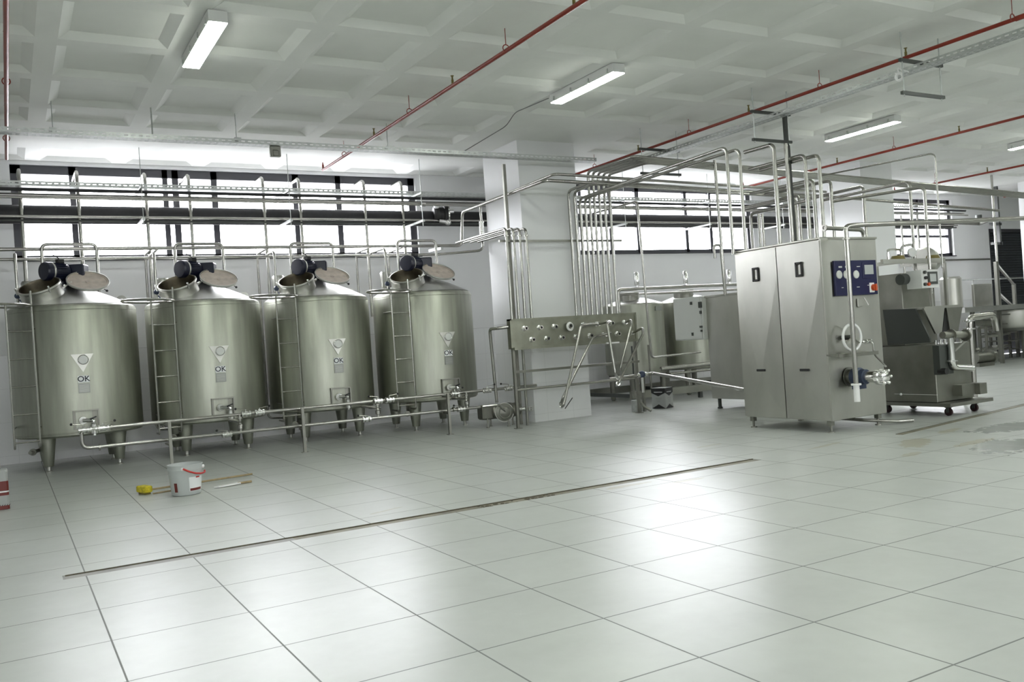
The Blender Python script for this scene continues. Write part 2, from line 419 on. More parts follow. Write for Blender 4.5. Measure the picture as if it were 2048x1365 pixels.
# columns
CX = [(8.8, 10.12), (18.66, 19.85), (27.75, 29.1)]
for x0, x1 in CX:
    mb = MB(); mb.box((x0, 14.74, 0), (x1, 16.15, ZC+.01))
    struct(mb.build('column', 'wall'), 'white square concrete column')

# waffle ceiling
PX, gx, gy = 1.45, .62, 11.62
CELLS_Y = [gy+PX*k for k in range(-15, 3)]+[17.32-.26]
mb = MB()
def quad(*p): mb.add(p, [(0, 1, 2, 3)])
def cell(x0, x1, y0, y1, coffer, m1=.12, m2=.24, dep=.07, m1y=None, m2y=None):
    if not coffer:
        quad((x0, y0, ZC), (x1, y0, ZC), (x1, y1, ZC), (x0, y1, ZC)); return
    m1y = m1 if m1y is None else m1y; m2y = m2 if m2y is None else m2y
    A = [(x0, y0), (x1, y0), (x1, y1), (x0, y1)]
    B = [(x0+m1, y0+m1y), (x1-m1, y0+m1y), (x1-m1, y1-m1y), (x0+m1, y1-m1y)]
    Cc = [(x0+m2, y0+m2y), (x1-m2, y0+m2y), (x1-m2, y1-m2y), (x0+m2, y1-m2y)]
    o = len(mb.v); mb.v += [V((*q, ZC)) for q in A+B]+[V((*q, ZC+dep)) for q in Cc]
    for i in range(4):
        j = (i+1) % 4
        mb.f.append((o+i, o+j, o+4+j, o+4+i)); mb.f.append((o+4+i, o+4+j, o+8+j, o+8+i))
    mb.f.append((o+8, o+9, o+10, o+11))
def solid_x(x): return any(a-1.2 < x < b+1.2 for a, b in CX)
xs = [gx+PX*k for k in range(-6, 30)]; ys = [gy+PX*k for k in range(-15, 2)]
for xa in xs:
    xb = min(xa+PX, X1+.2); xaa = max(xa, X0-.2)
    if xb <= xaa: continue
    xm = (xaa+xb)/2
    for ya in ys: cell(xaa, xb, max(ya, Y0-.2), ya+PX, (ya+PX < 13.2 or not solid_x(xm)) and ya > Y0 and xb-xaa > 1.2)
    cell(xaa, xb, ys[-1]+PX, 15.5, not solid_x(xm) and xb-xaa > 1.2, m1y=.1, m2y=.16)
    cell(xaa, xb, 15.5, 17.15, False)
    cell(xaa, xb, 17.15, Y1+.05, xb-xaa > 1.2, m1y=.12, m2y=.19)
struct(mb.build('ceiling', 'ceil', sharp=15), 'white waffle slab ceiling')
mb = MB(); mb.box((X0-.3, Y0-.3, 5.75), (X1+.3, Y1+.3, 5.9)); struct(mb.build('ceiling_slab', 'ceil'))

# ------------------------------------------------------------------ ceiling lamps
def lamp(x, y):
    L_, W_ = .84, .105
    t = thing('ceiling_lamp', 'x', 'lamp', (x, y, 5.33), 'strip lamps on the ceiling')
    m = MB(); m.box((x-W_, y-L_, 5.342), (x+W_, y+L_, 5.47), .0); m.box((x-.04, y-L_*.6, 5.46), (x+.04, y-L_*.55, 5.49)); m.box((x-.04, y+L_*.55, 5.46), (x+.04, y+L_*.6, 5.49)); m.build('housing', 'housing', t)
    m = MB(); m.obox((x, y, 5.340), (W_-.004, L_-.006, .007), ch=.004); m.build('diffuser', 'lamp', t)
    if y > 9:
        for sx in (-1, 1):
            for k in range(4): m = MB(); m.box((x+sx*W_, y-L_+.12+k*.48, 5.35), (x+sx*(W_+.012), y-L_+.15+k*.48, 5.42)); m.build('clip', 'galv', t)
    return t
LX, LY = (2.25, 7.85, 15.25), (10.85, 11.0, 11.95)
for i, (x, y) in enumerate(zip(LX, LY)):
    lamp(x, y)['label'] = ['lit strip lamp over the row of tanks, seen steeply from below', 'lit strip lamp on the ceiling in front of the white column with the pipes', 'lit strip lamp on the ceiling above the wheeled machine, farthest from the tanks'][i]
for x, y in [(x, y) for x in (-3.3, 2.25, 7.85, 13.4, 19, 24.6, 30.2) for y in (-5.5, 0.5, 5.2)]+[(21, 11.5), (26.6, 11.5), (32.2, 11.5)]:  # unseen lamps added to brighten the hall
    t = lamp(x, y); t['label'] = 'unseen strip lamp added on the ceiling to fill the hall with light'; t['group'] = 'added fill lamps outside the view'

# ------------------------------------------------------------------ daylight
w = bpy.data.worlds.new('world'); SC.world = w; w.use_nodes = True
w.node_tree.nodes['Background'].inputs[0].default_value = (.94, .95, 1, 1)
wn_ = w.node_tree.nodes; wl = w.node_tree.links
tcw = wn_.new('ShaderNodeTexCoord'); sxw = wn_.new('ShaderNodeSeparateXYZ'); wl.new(tcw.outputs['Generated'], sxw.inputs[0])
mrw = wn_.new('ShaderNodeMapRange'); mrw.inputs[1].default_value = -.08; mrw.inputs[2].default_value = .04; mrw.inputs[3].default_value = 3.5; mrw.inputs[4].default_value = 13.0
wl.new(sxw.outputs[2], mrw.inputs[0]); wl.new(mrw.outputs[0], wn_['Background'].inputs[1])   # bright overcast sky over darker ground
SC.view_settings.view_transform = 'Standard'; SC.view_settings.look = 'None'; SC.view_settings.gamma = 1
SC.view_settings.exposure = 1.2

def clampring(m, p, ax, r): m.lathe([(r*.8, -.012), (r*1.55, -.012), (r*1.55, .012), (r*.8, .012)], p, ax, 14)
# ------------------------------------------------------------------ milk tanks
TR, TB, TT = .985, .53, 2.66          # radius, body bottom, shoulder height
SL = V((-.62, -.78, 0))
def make_tank():
    t = thing('milk_tank', 'x', 'tank', (0, 0, 0), 'steel milk tanks in a row along the back wall')
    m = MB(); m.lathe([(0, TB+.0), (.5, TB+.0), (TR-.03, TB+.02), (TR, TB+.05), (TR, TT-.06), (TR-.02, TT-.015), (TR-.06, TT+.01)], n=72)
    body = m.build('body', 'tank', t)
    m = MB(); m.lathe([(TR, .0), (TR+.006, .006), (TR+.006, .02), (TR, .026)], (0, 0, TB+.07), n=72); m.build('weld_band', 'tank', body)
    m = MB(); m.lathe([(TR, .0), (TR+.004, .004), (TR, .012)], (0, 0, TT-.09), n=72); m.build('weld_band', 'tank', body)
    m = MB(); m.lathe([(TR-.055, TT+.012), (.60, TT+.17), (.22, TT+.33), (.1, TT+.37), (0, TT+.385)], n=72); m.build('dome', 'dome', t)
    # manhole: an open neck square to the sloping dome
    ax = (V((0, 0, 1))+SL*.52).normalized(); base = V((-.43, -.37, TT+.14)); top = base+ax*.22
    m = MB(); m.lathe([(.33, -.12), (.318, .17), (.325, .2), (.338, .215), (.335, .235), (.322, .24)], base, ax, 40)
    nk = m.build('manhole_neck', 'steel', t)
    m = MB(); m.lathe([(.322, .24), (.308, .235), (.3, .2), (.3, -.1), (0, -.12)], base, ax, 40); m.build('shaded_neck_inside', 'shadesteel', nk)  # inner wall of the neck, its shade painted in by a darker steel
    u, w_, _ = axes(ax)
    m = MB()
    for k in range(3):
        a = k*2.1+.5; e = u*math.cos(a)+w_*math.sin(a); p = top+e*.345; m.cyl(p-ax*.05, p+ax*.05, .012, n=8); m.sphere(p+ax*.05, .018, 8, 6)
    m.build('clamp_bolt', 'bright', nk)
    # lid thrown open, hinged on the right of the neck
    nrm = V((.05, -.548, .835)).normalized(); lc = V((.235, -.35, TT+.405))
    m = MB(); m.lathe([(0, -.055), (.12, -.05), (.27, -.03), (.325, -.01), (.335, .015), (.33, .03), (.318, .032), (.312, .012)], lc, nrm, 40)
    lid = m.build('manhole_lid', 'steel', t)
    m = MB(); m.lathe([(.314, .012), (.31, .018), (.292, .018), (.288, .004), (.2, -.006), (0, -.012)], lc, nrm, 40); m.lathe([(.035, -.012), (.03, .004), (0, .006)], lc, nrm, 16); m.build('lid_liner', 'offwhite', lid)
    m = MB(); hp = lc+V((-.33, -.03, .0)); m.bar(hp+V((-.07, -.03, -.11)), hp+V((.08, .02, .0)), .05, .02); m.cyl(hp+V((-.03, -.09, -.06)), hp+V((-.03, .07, -.06)), .014, n=8); m.build('hinge', 'steel', lid)
    m = MB(); u2, w2, _ = axes(nrm); q = lc+V((.27, -.12, -.17)); m.bar(lc+V((.2, -.1, -.12)), q, .02, .012); m.sphere(q, .022, 8, 6); m.build('lid_handle', 'black', lid)
    # agitator drive on the apex
    ad = V((-.86, -.5, 0)).normalized(); mc = V((-.18, -.12, TT+.60)); sd = V((-ad.y, ad.x, 0))
    m = MB(); m.lathe([(0, -.14), (.125, -.14), (.135, -.12), (.135, .1), (.12, .12), (.155, .125), (.158, .24), (.14, .265), (0, .27)], mc, ad, 28)
    for k in range(20):
        a = 2*PI*k/20; e = sd*math.cos(a)+V((0, 0, 1))*math.sin(a); m.obox(mc+e*.14-ad*.0, (.09, .003, .012), (ad, e.cross(ad), e))
    mo = m.build('agitator_motor', 'blue', t)
    m = MB(); g = V((.07, .02, TT+.57)); m.obox(g, (.19, .13, .155), (V((.92, -.39, 0)).normalized(), V((.39, .92, 0)).normalized(), V((0, 0, 1))), ch=.02); m.cyl((0.0, 0, TT+.34), (0.0, 0, TT+.48), .16, .13, 20); m.build('gearbox', 'blue', mo)
    m = MB(); m.obox(mc+V((.03, .0, .175)), (.055, .05, .035), (ad, sd, V((0, 0, 1))), ch=.01); m.tube([mc+V((.03, 0, .2)), mc+V((-.02, .0, .26)), mc+V((-.1, .03, .30))], .008, 6, .04); m.build('terminal_box', 'black', mo)
    m = MB(); m.lathe([(.155, .0), (.16, .01), (.16, .02), (.155, .03)], mc+ad*.13, ad, 28); m.build('fan_cowl_ring', 'steel', mo)
    # vent canister, spray nozzle, valve, eye
    m = MB(); c = V((-.62, .30, TT+.12)); m.cyl(c, c+V((0, 0, .05)), .05, n=14); m.lathe([(0, .05), (.1, .05), (.112, .07), (.112, .30), (.118, .30), (.118, .34), (.10, .37), (0, .375)], c, n=24); m.build('vent_canister', 'steel', t)
    m = MB(); c = V((.38, .42, TT+.2)); m.cyl(c, c+V((0, 0, .1)), .045, n=14); m.sphere(c+V((0, 0, .14)), .075, 16, 10); m.build('spray_ball_housing', 'bright', t)
    m = MB(); c = V((-.80, -.2, TT+.05)); m.cyl(c, c+V((0, 0, .12)), .02, n=10); m.build('sample_pipe', 'pipe', t)
    vl = MB(); vl.sphere(c+V((0, 0, .16)), .05, 12, 8); vl.cyl(c+V((-.02, -.02, .14)), c+V((.06, .04, .06)), .014, n=8); vl.build('valve_knob', 'pumpblue', t)
    m = MB(); c = V((.80, .28, TT+.12))
    m.lathe([(.035, -.012), (.085, -.012), (.085, .012), (.035, .012), (.035, -.012)], c, (.3, 1, 0), 20); m.box(c+V((-.05, -.01, -.12)), c+V((.05, .01, -.06))); m.build('lifting_eye', 'steel', t)
    # ladder with hoop
    lx0, lx1, ly = -.985, -.63, -.80
    lad = None
    m = MB(); m.tube([(lx0, ly+.3, .44), (lx0, ly, .44), (lx0, ly, 2.72)], .016, 8, .05); m.tube([(lx1, ly+.3, .44), (lx1, ly, .44), (lx1, ly, 2.90)], .016, 8, .05)
    for z in (.75, 2.3):
        for x in (lx0, lx1): m.cyl((x, ly, z), (x*.96, -math.sqrt(max(.01, TR**2-min(x*x*.9216, .96))), z), .012, n=8)
    lad = m.build('ladder', 'pipe', t)
    for k in range(5):
        m = MB(); z = .53+k*.435; m.cyl((lx0, ly, z), (lx1, ly, z), .013, n=8); m.build('rung', 'pipe', lad)
    m = MB(); m.torus((-1.04, ly-.06, 2.675), (.03, 0, 1), .41, .019, 40, 8); m.build('hoop', 'pipe', lad)
    # legs
    for sx, sy in ((-1, -1), (1, -1), (-1, 1), (1, 1)):
        m = MB(); x, y = .525*sx, .5*sy; m.lathe([(0, 0), (.07, 0), (.075, .01), (.128, TB-.09), (.128, TB-.07+.07), (0, TB)], (x, y, .085), n=24); lg = m.build('leg', 'tank', t)
        m = MB(); m.cyl((x, y, .012), (x, y, .09), .03, n=12); m.lathe([(0, 0), (.05, 0), (.05, .008), (.03, .02), (0, .02)], (x, y, 0), n=16); m.build('foot', 'steel', lg)
    m = MB(); m.tube([(-.55, -.2, TB+.02), (-.55, -.2, .36), (-.78, -.70, .35)], .03, 10, .08); clampring(m, V((-.74, -.62, .352)), (-.23, -.5, 0), .035); m.build('bottom_outlet', 'dsteel', t)
    # front fittings (on the shell, facing the hall)
    fy = -TR-.012; fx = .03
    m = MB(); m.prism([(fx-.165, fy+.0, 1.855), (fx+.165, fy+.0, 1.855), (fx, fy+.0, 1.565)], (0, .02, 0)); tp = m.build('thermometer_plate', 'steel', t)
    m = MB(); m.lathe([(0, 0), (.075, 0), (.08, .01), (.08, .03), (.072, .035), (.066, .03), (0, .03)], (fx+.01, fy, 1.765), (0, -1, 0), 28); g = m.build('gauge_case', 'bright', tp)
    m = MB(); m.lathe([(0, .031), (.066, .031), (.066, .032), (0, .033)], (fx+.01, fy, 1.765), (0, -1, 0), 28); m.bar((fx+.01, fy-.035, 1.765), (fx+.045, fy-.035, 1.79), .006, .003); m.build('gauge_face', 'gauge', tp)
    m = MB(); m.box((fx-.085, fy-.002, 1.40), (fx+.085, fy+.016, 1.51)); sg = m.build('sign_plate', 'label', t)
    tx = text_mb('OK', (fx, fy-.003, 1.455), (1, 0, 0), (0, 0, 1), .125, .001, .012); tx.build('lettering', 'ink', sg)
    m = MB(); m.box((fx-.085, fy, 1.235), (fx+.085, fy+.018, 1.385)); pl = m.build('spec_plate', 'plate', t)
    m = MB()
    for k in range(6): m.box((fx-.07, fy-.0015, 1.255+k*.02), (fx+.07, fy+.002, 1.259+k*.02))
    m.build('engraved_line', 'steel', pl)
    # outlet box
    z0, z1, x0, x1 = .66, .965, fx-.19, fx+.19
    m = MB()
    for a, b in (((x0, z0), (x0+.02, z1)), ((x1-.02, z0), (x1, z1)), ((x0, z1-.02), (x1, z1)), ((x0, z0), (x1, z0+.02))): m.box((a[0], fy-.03, a[1]), (b[0], fy+.06, b[1]))
    m.box((x0, fy+.02, z0), (x1, fy+.05, z1)); ob = m.build('outlet_recess', 'dsteel', t)
    m = MB(); m.cyl((fx-.05, fy+.02, .8), (fx-.05, fy-.05, .8), .07, .06, 18); m.cyl((fx-.05, fy-.04, .8), (fx+.05, fy-.1, .8), .03, n=10); m.build('outlet_cone', 'bright', ob)
    m = MB(); m.bar((fx+.02, fy-.1, .81), (fx+.14, fy-.11, .85), .025, .02); m.build('valve_lever', 'black', ob)
    m = MB(); m.tube([(fx+.03, fy-.06, .8), (fx+.1, fy-.09, .8), (fx+.1, fy-.09, .55)], .027, 10, .05); m.lathe([(.03, 0), (.06, .01), (.062, .09), (.045, .11), (.045, .15), (.03, .17)], (fx+.1, fy-.09, .58), n=16); m.build('drain_valve', 'bright', ob)
    return t
tank = make_tank()
TL = [('steel milk tank at the left end of the row, near the red tin', 1.02, 16.66),
      ('second steel milk tank from the left, behind the white bucket on the floor', 3.14, 16.68),
      ('third steel milk tank from the left, between two other tanks', 5.23, 16.66),
      ('steel milk tank at the right end of the row, next to the white column', 7.29, 16.31)]
for i, (lab, x, y) in enumerate(TL):
    o = tank if i == 0 else copy_tree(tank)
    o['label'] = lab; o.location = (x, y, 0)

# ------------------------------------------------------------------ pipe rail in front of the tanks
def clampring(m, p, ax, r): m.lathe([(r*.8, -.012), (r*1.55, -.012), (r*1.55, .012), (r*.8, .012)], p, ax, 14)
def valve(parent, p, ax, up, r=.026, side=1):
    """butterfly valve: flanged body with a lever handle ending in a black ball"""
    p, ax, up = V(p), V(ax).normalized(), V(up).normalized()
    m = MB(); m.cyl(p-ax*.05, p+ax*.05, r*1.25, n=14); clampring(m, p-ax*.06, ax, r*1.25); clampring(m, p+ax*.06, ax, r*1.25); m.lathe([(0, -.02), (r*1.9, -.02), (r*1.9, .02), (0, .02)], p, ax, 16); m.cyl(p, p+up*.075, .011, n=8)
    v = m.build('butterfly_valve', 'bright', parent)
    e = p+up*.075; h = e+ax*.16*side+up*.02
    m = MB(); m.tube([e, h], .006, 6); k = m.build('lever', 'pipe', v)
    m = MB(); m.sphere(h, .02, 10, 6); m.build('lever_ball', 'black', v)
RY = 14.6
rail = thing('pipe_rail', 'pair of long horizontal steel pipes on posts running in front of the four milk tanks', 'pipe', (4.2, RY, 0))
ux, uz, uy = V((1, 0, 0)), V((0, 0, 1)), V((0, 1, 0))
zu = .715; zl = .42
m = MB(); m.tube([(1.30, RY, zu), (8.85, RY+.1, zu)], .027, 12); clampring(m, V((1.31, RY, zu)), ux, .03); m.build('upper_pipe', 'pipe', rail)
m = MB(); m.tube([(1.02, RY, zu-.02), (.90, RY, zu-.02), (.90, RY, zl+.02), (7.55, RY, zl)], .027, 12, .1)
for x in (1.13, 3.05, 5.36, 7.0): clampring(m, V((x, RY, zl+.01)), ux, .03)
m.build('lower_pipe', 'pipe', rail)
for x, y in ((2.07, 14.2), (4.17, 14.42), (6.82, 14.42)):
    m = MB(); m.box((x-.022, y-.022, .008), (x+.022, y+.022, zu+.02)); m.box((x-.05, y-.05, 0), (x+.05, y+.05, .008)); m.bar((x, y, zl-.04), (x, RY+.03, zl-.04), .04, .02); m.bar((x, y, zu-.035), (x, RY+.03, zu-.035), .04, .02); m.build('post', 'dsteel', rail)
m = MB(); m.tube([(.98, RY, zu-.02), (1.02, RY, zu), (1.30, RY, zu)], .024, 10, .02)
for x in (1.03, 1.10, 1.17): clampring(m, V((x, RY, zu)), ux, .026)
m.build('connector', 'bright', rail)
valve(rail, (1.2, RY, zu), ux, uz); valve(rail, (.93, RY-.02, zu), -ux, uz)
for x, s in ((3.30, -1), (3.52, 1), (5.56, -1), (5.78, 1), (7.05, 1), (7.72, 1), (8.18, -1)): valve(rail, (x, RY, zu), ux, uz, side=s)
for x in (2.98, 5.33, 7.15): valve(rail, (x, RY, zl), ux, (0, -.5, .8), side=-1)
for x, y0 in ((3.2, 15.4), (5.55, 15.4), (7.28, 15.2)):
    m = MB(); m.tube([(x, y0, .6), (x, RY, .6), (x, RY, zl)], .026, 10, .06); m.tube([(x, RY, .6), (x, RY, zu)], .024, 10); m.lathe([(.026, 0), (.046, .01), (.046, .07), (.026, .08)], (x, RY, .48), n=14); clampring(m, V((x, RY, .66)), uz, .03); m.build('drop_pipe', 'pipe', rail)

# ------------------------------------------------------------------ pump at the end of the rail
pu = thing('transfer_pump', 'steel centrifugal pump with round motor cover on the floor left of the white column', 'pump', (8.12, 14.75, 0))
pc = V((8.07, 14.62, .27))
m = MB(); m.obox((7.84, 14.9, .285), (.15, .13, .135), ch=.03); m.lathe([(0, 0), (.12, 0), (.135, .02), (.135, .15), (.10, .18), (0, .18)], (7.93, 14.85, .28), (.8, -.35, 0), 24); m.build('motor_hood', 'dsteel', pu)
m = MB(); m.lathe([(0, -.12), (.17, -.12), (.175, -.1), (.175, -.02), (.165, .0), (.12, .015), (.06, .045), (0, .05)], pc, (-.25, -1, 0), 30); m.build('volute_casing', 'dsteel', pu)
m = MB(); m.lathe([(.1, .02), (.11, .03), (.12, .02)], pc, (-.25, -1, 0), 30); m.lathe([(.168, -.03), (.182, -.03), (.182, -.01), (.168, -.01)], pc, (-.25, -1, 0), 30); m.build('clamp_ring', 'steel', pu)
m = MB(); m.lathe([(0, 0), (.15, 0), (.15, .05), (.13, .06), (.13, .2), (0, .2)], (8.22, 14.72, .29), (1, .1, .05), 24); m.build('second_casing', 'dsteel', pu)
m = MB(); m.tube([(8.40, 14.62, .3), (8.5, 14.56, .3), (8.53, 14.44, .3)], .04, 12, .04); m.lathe([(.03, 0), (.055, 0), (.055, .02), (.03, .02)], (8.53, 14.44, .3), (.1, -1, 0), 16); m.build('inlet_elbow', 'bright', pu)
for x, y in ((7.78, 14.78), (7.95, 14.98), (8.14, 14.62), (8.34, 14.8)):
    m = MB(); m.cyl((x, y, 0), (x, y, .17), .016, n=8); m.lathe([(0, 0), (.03, 0), (.03, .01), (0, .01)], (x, y, 0), n=10); m.build('foot', 'dsteel', pu)
m = MB(); m.tube([(8.05, 14.55, .3), (7.9, 14.52, .43), (7.6, RY, .42)], .022, 8, .05); m.build('suction_pipe', 'pipe', pu)

# ------------------------------------------------------------------ swing-bend valve panel on legs
PY = 14.05
PX0, PX1, PZ0, PZ1 = 7.98, 10.86, 1.45, 2.0
pn = thing('valve_manifold', 'steel pipe connection panel with two rows of ports standing on legs before the white column', 'panel', (9.4, PY, 0))
m = MB(); m.box((PX0, PY, PZ0), (PX1, PY+.02, PZ1)); m.build('face_plate', 'panel', pn)
m = MB(); m.box((PX0, PY-.02, PZ1-.03), (PX1, PY+.10, PZ1)); m.box((PX0, PY-.02, PZ0), (PX0+.03, PY+.10, PZ1)); m.box((PX1-.04, PY-.02, PZ0), (PX1, PY+.10, PZ1)); m.box((PX0, PY+.08, PZ0), (PX1, PY+.10, PZ1)); m.build('housing', 'panel', pn)
m = MB(); m.prism([(PX0, PY-.02, PZ0+.02), (PX0, PY-.02, PZ0), (PX0, PY-.13, PZ0-.02), (PX0, PY-.13, PZ0+.03), (PX0, PY-.12, PZ0+.03)], (PX1-PX0, 0, 0)); m.build('drip_tray', 'panel', pn)
PORTS = []
for k in range(8): PORTS.append((8.28+k*.325, 1.815))
for k in range(8): PORTS.append((8.42+k*.325, 1.60))
for x, z in PORTS:
    m = MB(); m.lathe([(0, 0), (.05, 0), (.05, .006), (.028, .01), (.026, .07), (.04, .072), (.04, .09), (.024, .09), (.022, .03), (0, .03)], (x, PY, z), (0, -1, 0), 18); p = m.build('port', 'bright', pn)
    m = MB(); m.lathe([(0, .031), (.0225, .031), (.0225, .034), (0, .034)], (x, PY, z), (0, -1, 0), 14); m.build('bore', 'black', p)
for x, y in ((8.005, PY-.02), (10.87, PY+.1)):
    m = MB(); m.box((x-.025, y-.025, .01), (x+.025, y+.025, PZ0+.02)); m.box((x-.06, y-.06, 0), (x+.06, y+.06, .01)); m.build('leg', 'dsteel', pn)
m = MB(); m.cyl((8.36, PY+.24, 0.01), (8.36, PY+.24, PZ0+.02), .026, n=10); m.build('leg', 'dsteel', pn)
m = MB(); m.box((8.0, PY-.01, 1.005), (10.87, PY+.04, 1.05)); m.build('crossbar', 'dsteel', pn)
m = MB(); m.tube([(8.0, PY, .70), (10.75, PY+.05, .70)], .026, 10); m.build('crossbar', 'pipe', pn)
m = MB(); m.box((10.0, PY-.16, 1.42), (10.3, PY-.02, 1.45)); m.build('clip_tray', 'white', pn)
m = MB(); m.lathe([(.05, 0), (.085, .0), (.088, .012), (.08, .024), (.05, .024)], (9.255, PY-.04, 1.80), (.15, -1, .1), 24); m.build('spare_gasket', 'white', pn)

# swing bends plugged into the panel, their free ends hanging out towards the hall
def swing(lab, pts, end=None, r=.024):
    t = thing('swing_bend', lab, 'pipe', pts[0], 'loose swing bends on the valve panel')
    m = MB(); m.tube(pts, r, 12, .05); m.build('bent_pipe', 'pipe', t)
    m = MB()
    for p, q in ((pts[0], pts[1]), (pts[-1], pts[-2])): clampring(m, V(p), V(p)-V(q), r); 
    m.build('union_nut', 'bright', t)
    if end:
        m = MB(); m.bar(end[0], end[1], .02, .014); m.build('handle', 'black', t)
def S(px, py, y): return at(px, py, y=y)
swing('long swing bend hanging steeply down from the middle of the valve panel', [(9.58, PY-.08, 1.815), (9.58, PY-.5, 1.81), S(1161, 651, 13.5)+V((0, -.02, 0)), S(1127, 812, 13.15), S(1123, 814, 13.3)], (S(1130, 818, 13.1), S(1145, 796, 13.0)))
swing('slanting swing bend crossing behind the steep one on the valve panel', [(10.05, PY-.09, 1.60), (9.98, PY-.36, 1.63), S(1186, 675, 13.62), S(1126, 796, 13.4), S(1122, 808, 13.5)])
swing('stout swing bend curving down over the right part of the valve panel', [(9.90, PY-.08, 1.815), (9.92, PY-.42, 1.85), S(1214, 648, 13.5), S(1231, 750, 13.35), S(1236, 756, 13.55)], r=.026)
swing('swing bend slanting down under the right end of the valve panel', [(10.55, PY-.08, 1.815), (10.5, PY-.3, 1.85), S(1263, 650, 13.6), S(1240, 738, 13.5), S(1243, 752, 13.6)])
swing('swing bend leaning out past the right edge of the valve panel', [(10.70, PY-.08, 1.60), (10.68, PY-.42, 1.68), S(1286, 668, 13.45), S(1238, 765, 13.1), S(1236, 768, 13.2)])

# ------------------------------------------------------------------ pipes around the panel
def pipe(name, lab, pts, r, cat='pipe', group=None, mat_='pipe', bend=.1, n=12, clamps=()):
    m = MB(); m.tube(pts, r, n, bend)
    for p, ax in clamps: clampring(m, V(p), V(ax), r)
    return tag(m.build(name, mat_), lab, cat, group)
pipe('riser_pipe', 'steel pipe bent out of the valve panel side and down into the pump', [(PX0-.0, PY+.06, 1.86), (7.80, 14.15, 1.85), (7.87, 14.62, 1.85), (7.96, 14.7, .46)], .03)
CY = 14.47
for k, (x, y1, lab) in enumerate(((8.267, 16.55, 'first'), (8.42, 16.5, 'second'), (8.555, 16.45, 'third'), (8.70, 16.4, 'fourth'))):
    pipe('riser_pipe', 'pipe rising from the valve panel to tank height, %s from left of four' % lab, [(x, PY+.11, 1.86), (x, CY-.02, 1.86), (x, CY-.02, 3.72), (x, y1, 3.72)], .026, group='four pipes bending back to the tanks', clamps=[((x, CY-.02, 3.58), uz)])
m = MB(); m.box((8.45-.03, CY+.2, 0.0), (8.45+.03, CY+.26, 4.98)); tag(m.build('support_post', 'dsteel'), 'slim square steel post rising to the cable tray at the left of the column', 'post')
m = MB(); m.box((8.15, CY+.04, 3.47), (11.0, CY+.085, 3.51)); tag(m.build('support_rail', 'dsteel'), 'horizontal steel strip bracing the upright pipes against the white column', 'rail')
ORD = ['first', 'second', 'third', 'fourth', 'fifth', 'sixth', 'seventh', 'eighth', 'ninth', 'tenth']
RX = [9.74, 9.875, 10.0, 10.12, 10.235, 10.35, 10.475, 10.60, 10.73]
# freezer feed pipes a, b come down at x=9.95 / 10.25
for k, x in enumerate(RX):
    lab = 'upright pipe in the bank behind the valve panel, %s from left of nine' % ORD[k]
    g = 'nine upright pipes behind the valve panel'
    if k == 0: pts = [(x, PY+.11, 1.86), (x, CY, 1.86), (x, CY, 4.46), (x, 13.66, 4.50), (15.6, 13.66, 4.36)]
    elif k == 1: pts = [(x, PY+.11, 1.86), (x, CY, 1.86), (x, CY, 4.44), (x, 13.82, 4.48), (15.6, 13.82, 4.34)]
    elif k == 2: pts = [(x, PY+.11, 1.86), (x, CY, 1.86), (x, CY, 4.32), (9.95, 10.3, 4.40), (9.95, 10.3, 2.72)]
    elif k == 3: pts = [(x, PY+.11, 1.86), (x, CY, 1.86), (x, CY, 4.32), (10.27, 10.35, 4.40), (10.27, 10.35, 2.72)]
    else:
        j = k-4; yy = 12.95+.06*j
        pts = [(x, PY+.11, 1.86), (x, CY, 1.86), (x, CY, 4.86-.012*j), (x-.02, yy, 4.84-.012*j), (23.2, yy, 4.43-.012*j)]
    pipe('riser_pipe', lab, pts, .027, group=g, bend=.12)

# ------------------------------------------------------------------ pipes and trays over the tanks
TC = [(1.02, 16.66), (3.14, 16.68), (5.23, 16.66), (7.29, 16.31)]
for k, (cx, cy) in enumerate(TC):
    nth = ['leftmost', 'second', 'third', 'rightmost'][k]
    y = cy+.12
    pipe('fill_pipe', 'inverted U pipe arching over the %s milk tank, both ends on its dome' % nth, [(cx-.40, y, TT+.2), (cx-.40, y, 3.75), (cx+.44, y, 3.75), (cx+.44, y, TT+.2)], .028, group='pipe arches over the milk tanks', clamps=[((cx+.44, y, TT+.42), uz)])
    pipe('feed_pipe', 'pipe dropping from the header to the valve beside the ladder of the %s milk tank' % nth, [(cx-.80, cy-.2, TT+.26), (cx-.80, cy-.2, 3.56), (cx-.80, 16.87, 3.56)], .024, group='drop pipes to the tank valves')
HA = pipe('header_pipe', 'upper of the two header pipes above the tanks, climbing beside the column, then running to the right', [(-6.9, 16.98, 3.68), (8.47, 16.72, 3.68), (8.47, 16.6, 4.37), (8.60, 13.5, 4.45), (16.0, 13.5, 4.32), (22.3, 13.5, 4.1)], .032, bend=.12)
HA['label'] = 'upper header pipe above the tanks, continuing past the column to the right'
pipe('header_pipe', 'lower header pipe above the tanks, turning up at the column through a valve', [(-6.9, 16.95, 3.52), (8.0, 16.9, 3.52), (8.72, 16.25, 3.52), (8.72, 16.25, 4.47), (8.75, 13.4, 4.55), (15.8, 13.4, 4.40)], .026, bend=.12)
v = thing('inline_valve', 'small inline valve with side rods on the thin pipe left of the column', 'valve', (8.72, 16.25, 3.85))
m = MB()
for s in (-1, 1): m.cyl((8.72+.045*s, 16.25, 3.82), (8.72+.045*s, 16.25, 4.12), .008, n=6)
m.build('side_rod', 'bright', v)
m = MB(); m.lathe([(.02, 0), (.055, 0), (.055, .025), (.035, .03), (.035, .09), (.045, .1), (.045, .18), (.035, .19), (.035, .28), (.055, .285), (.055, .31), (.02, .31)], (8.72, 16.25, 3.81), n=16); m.build('valve_body', 'bright', v)
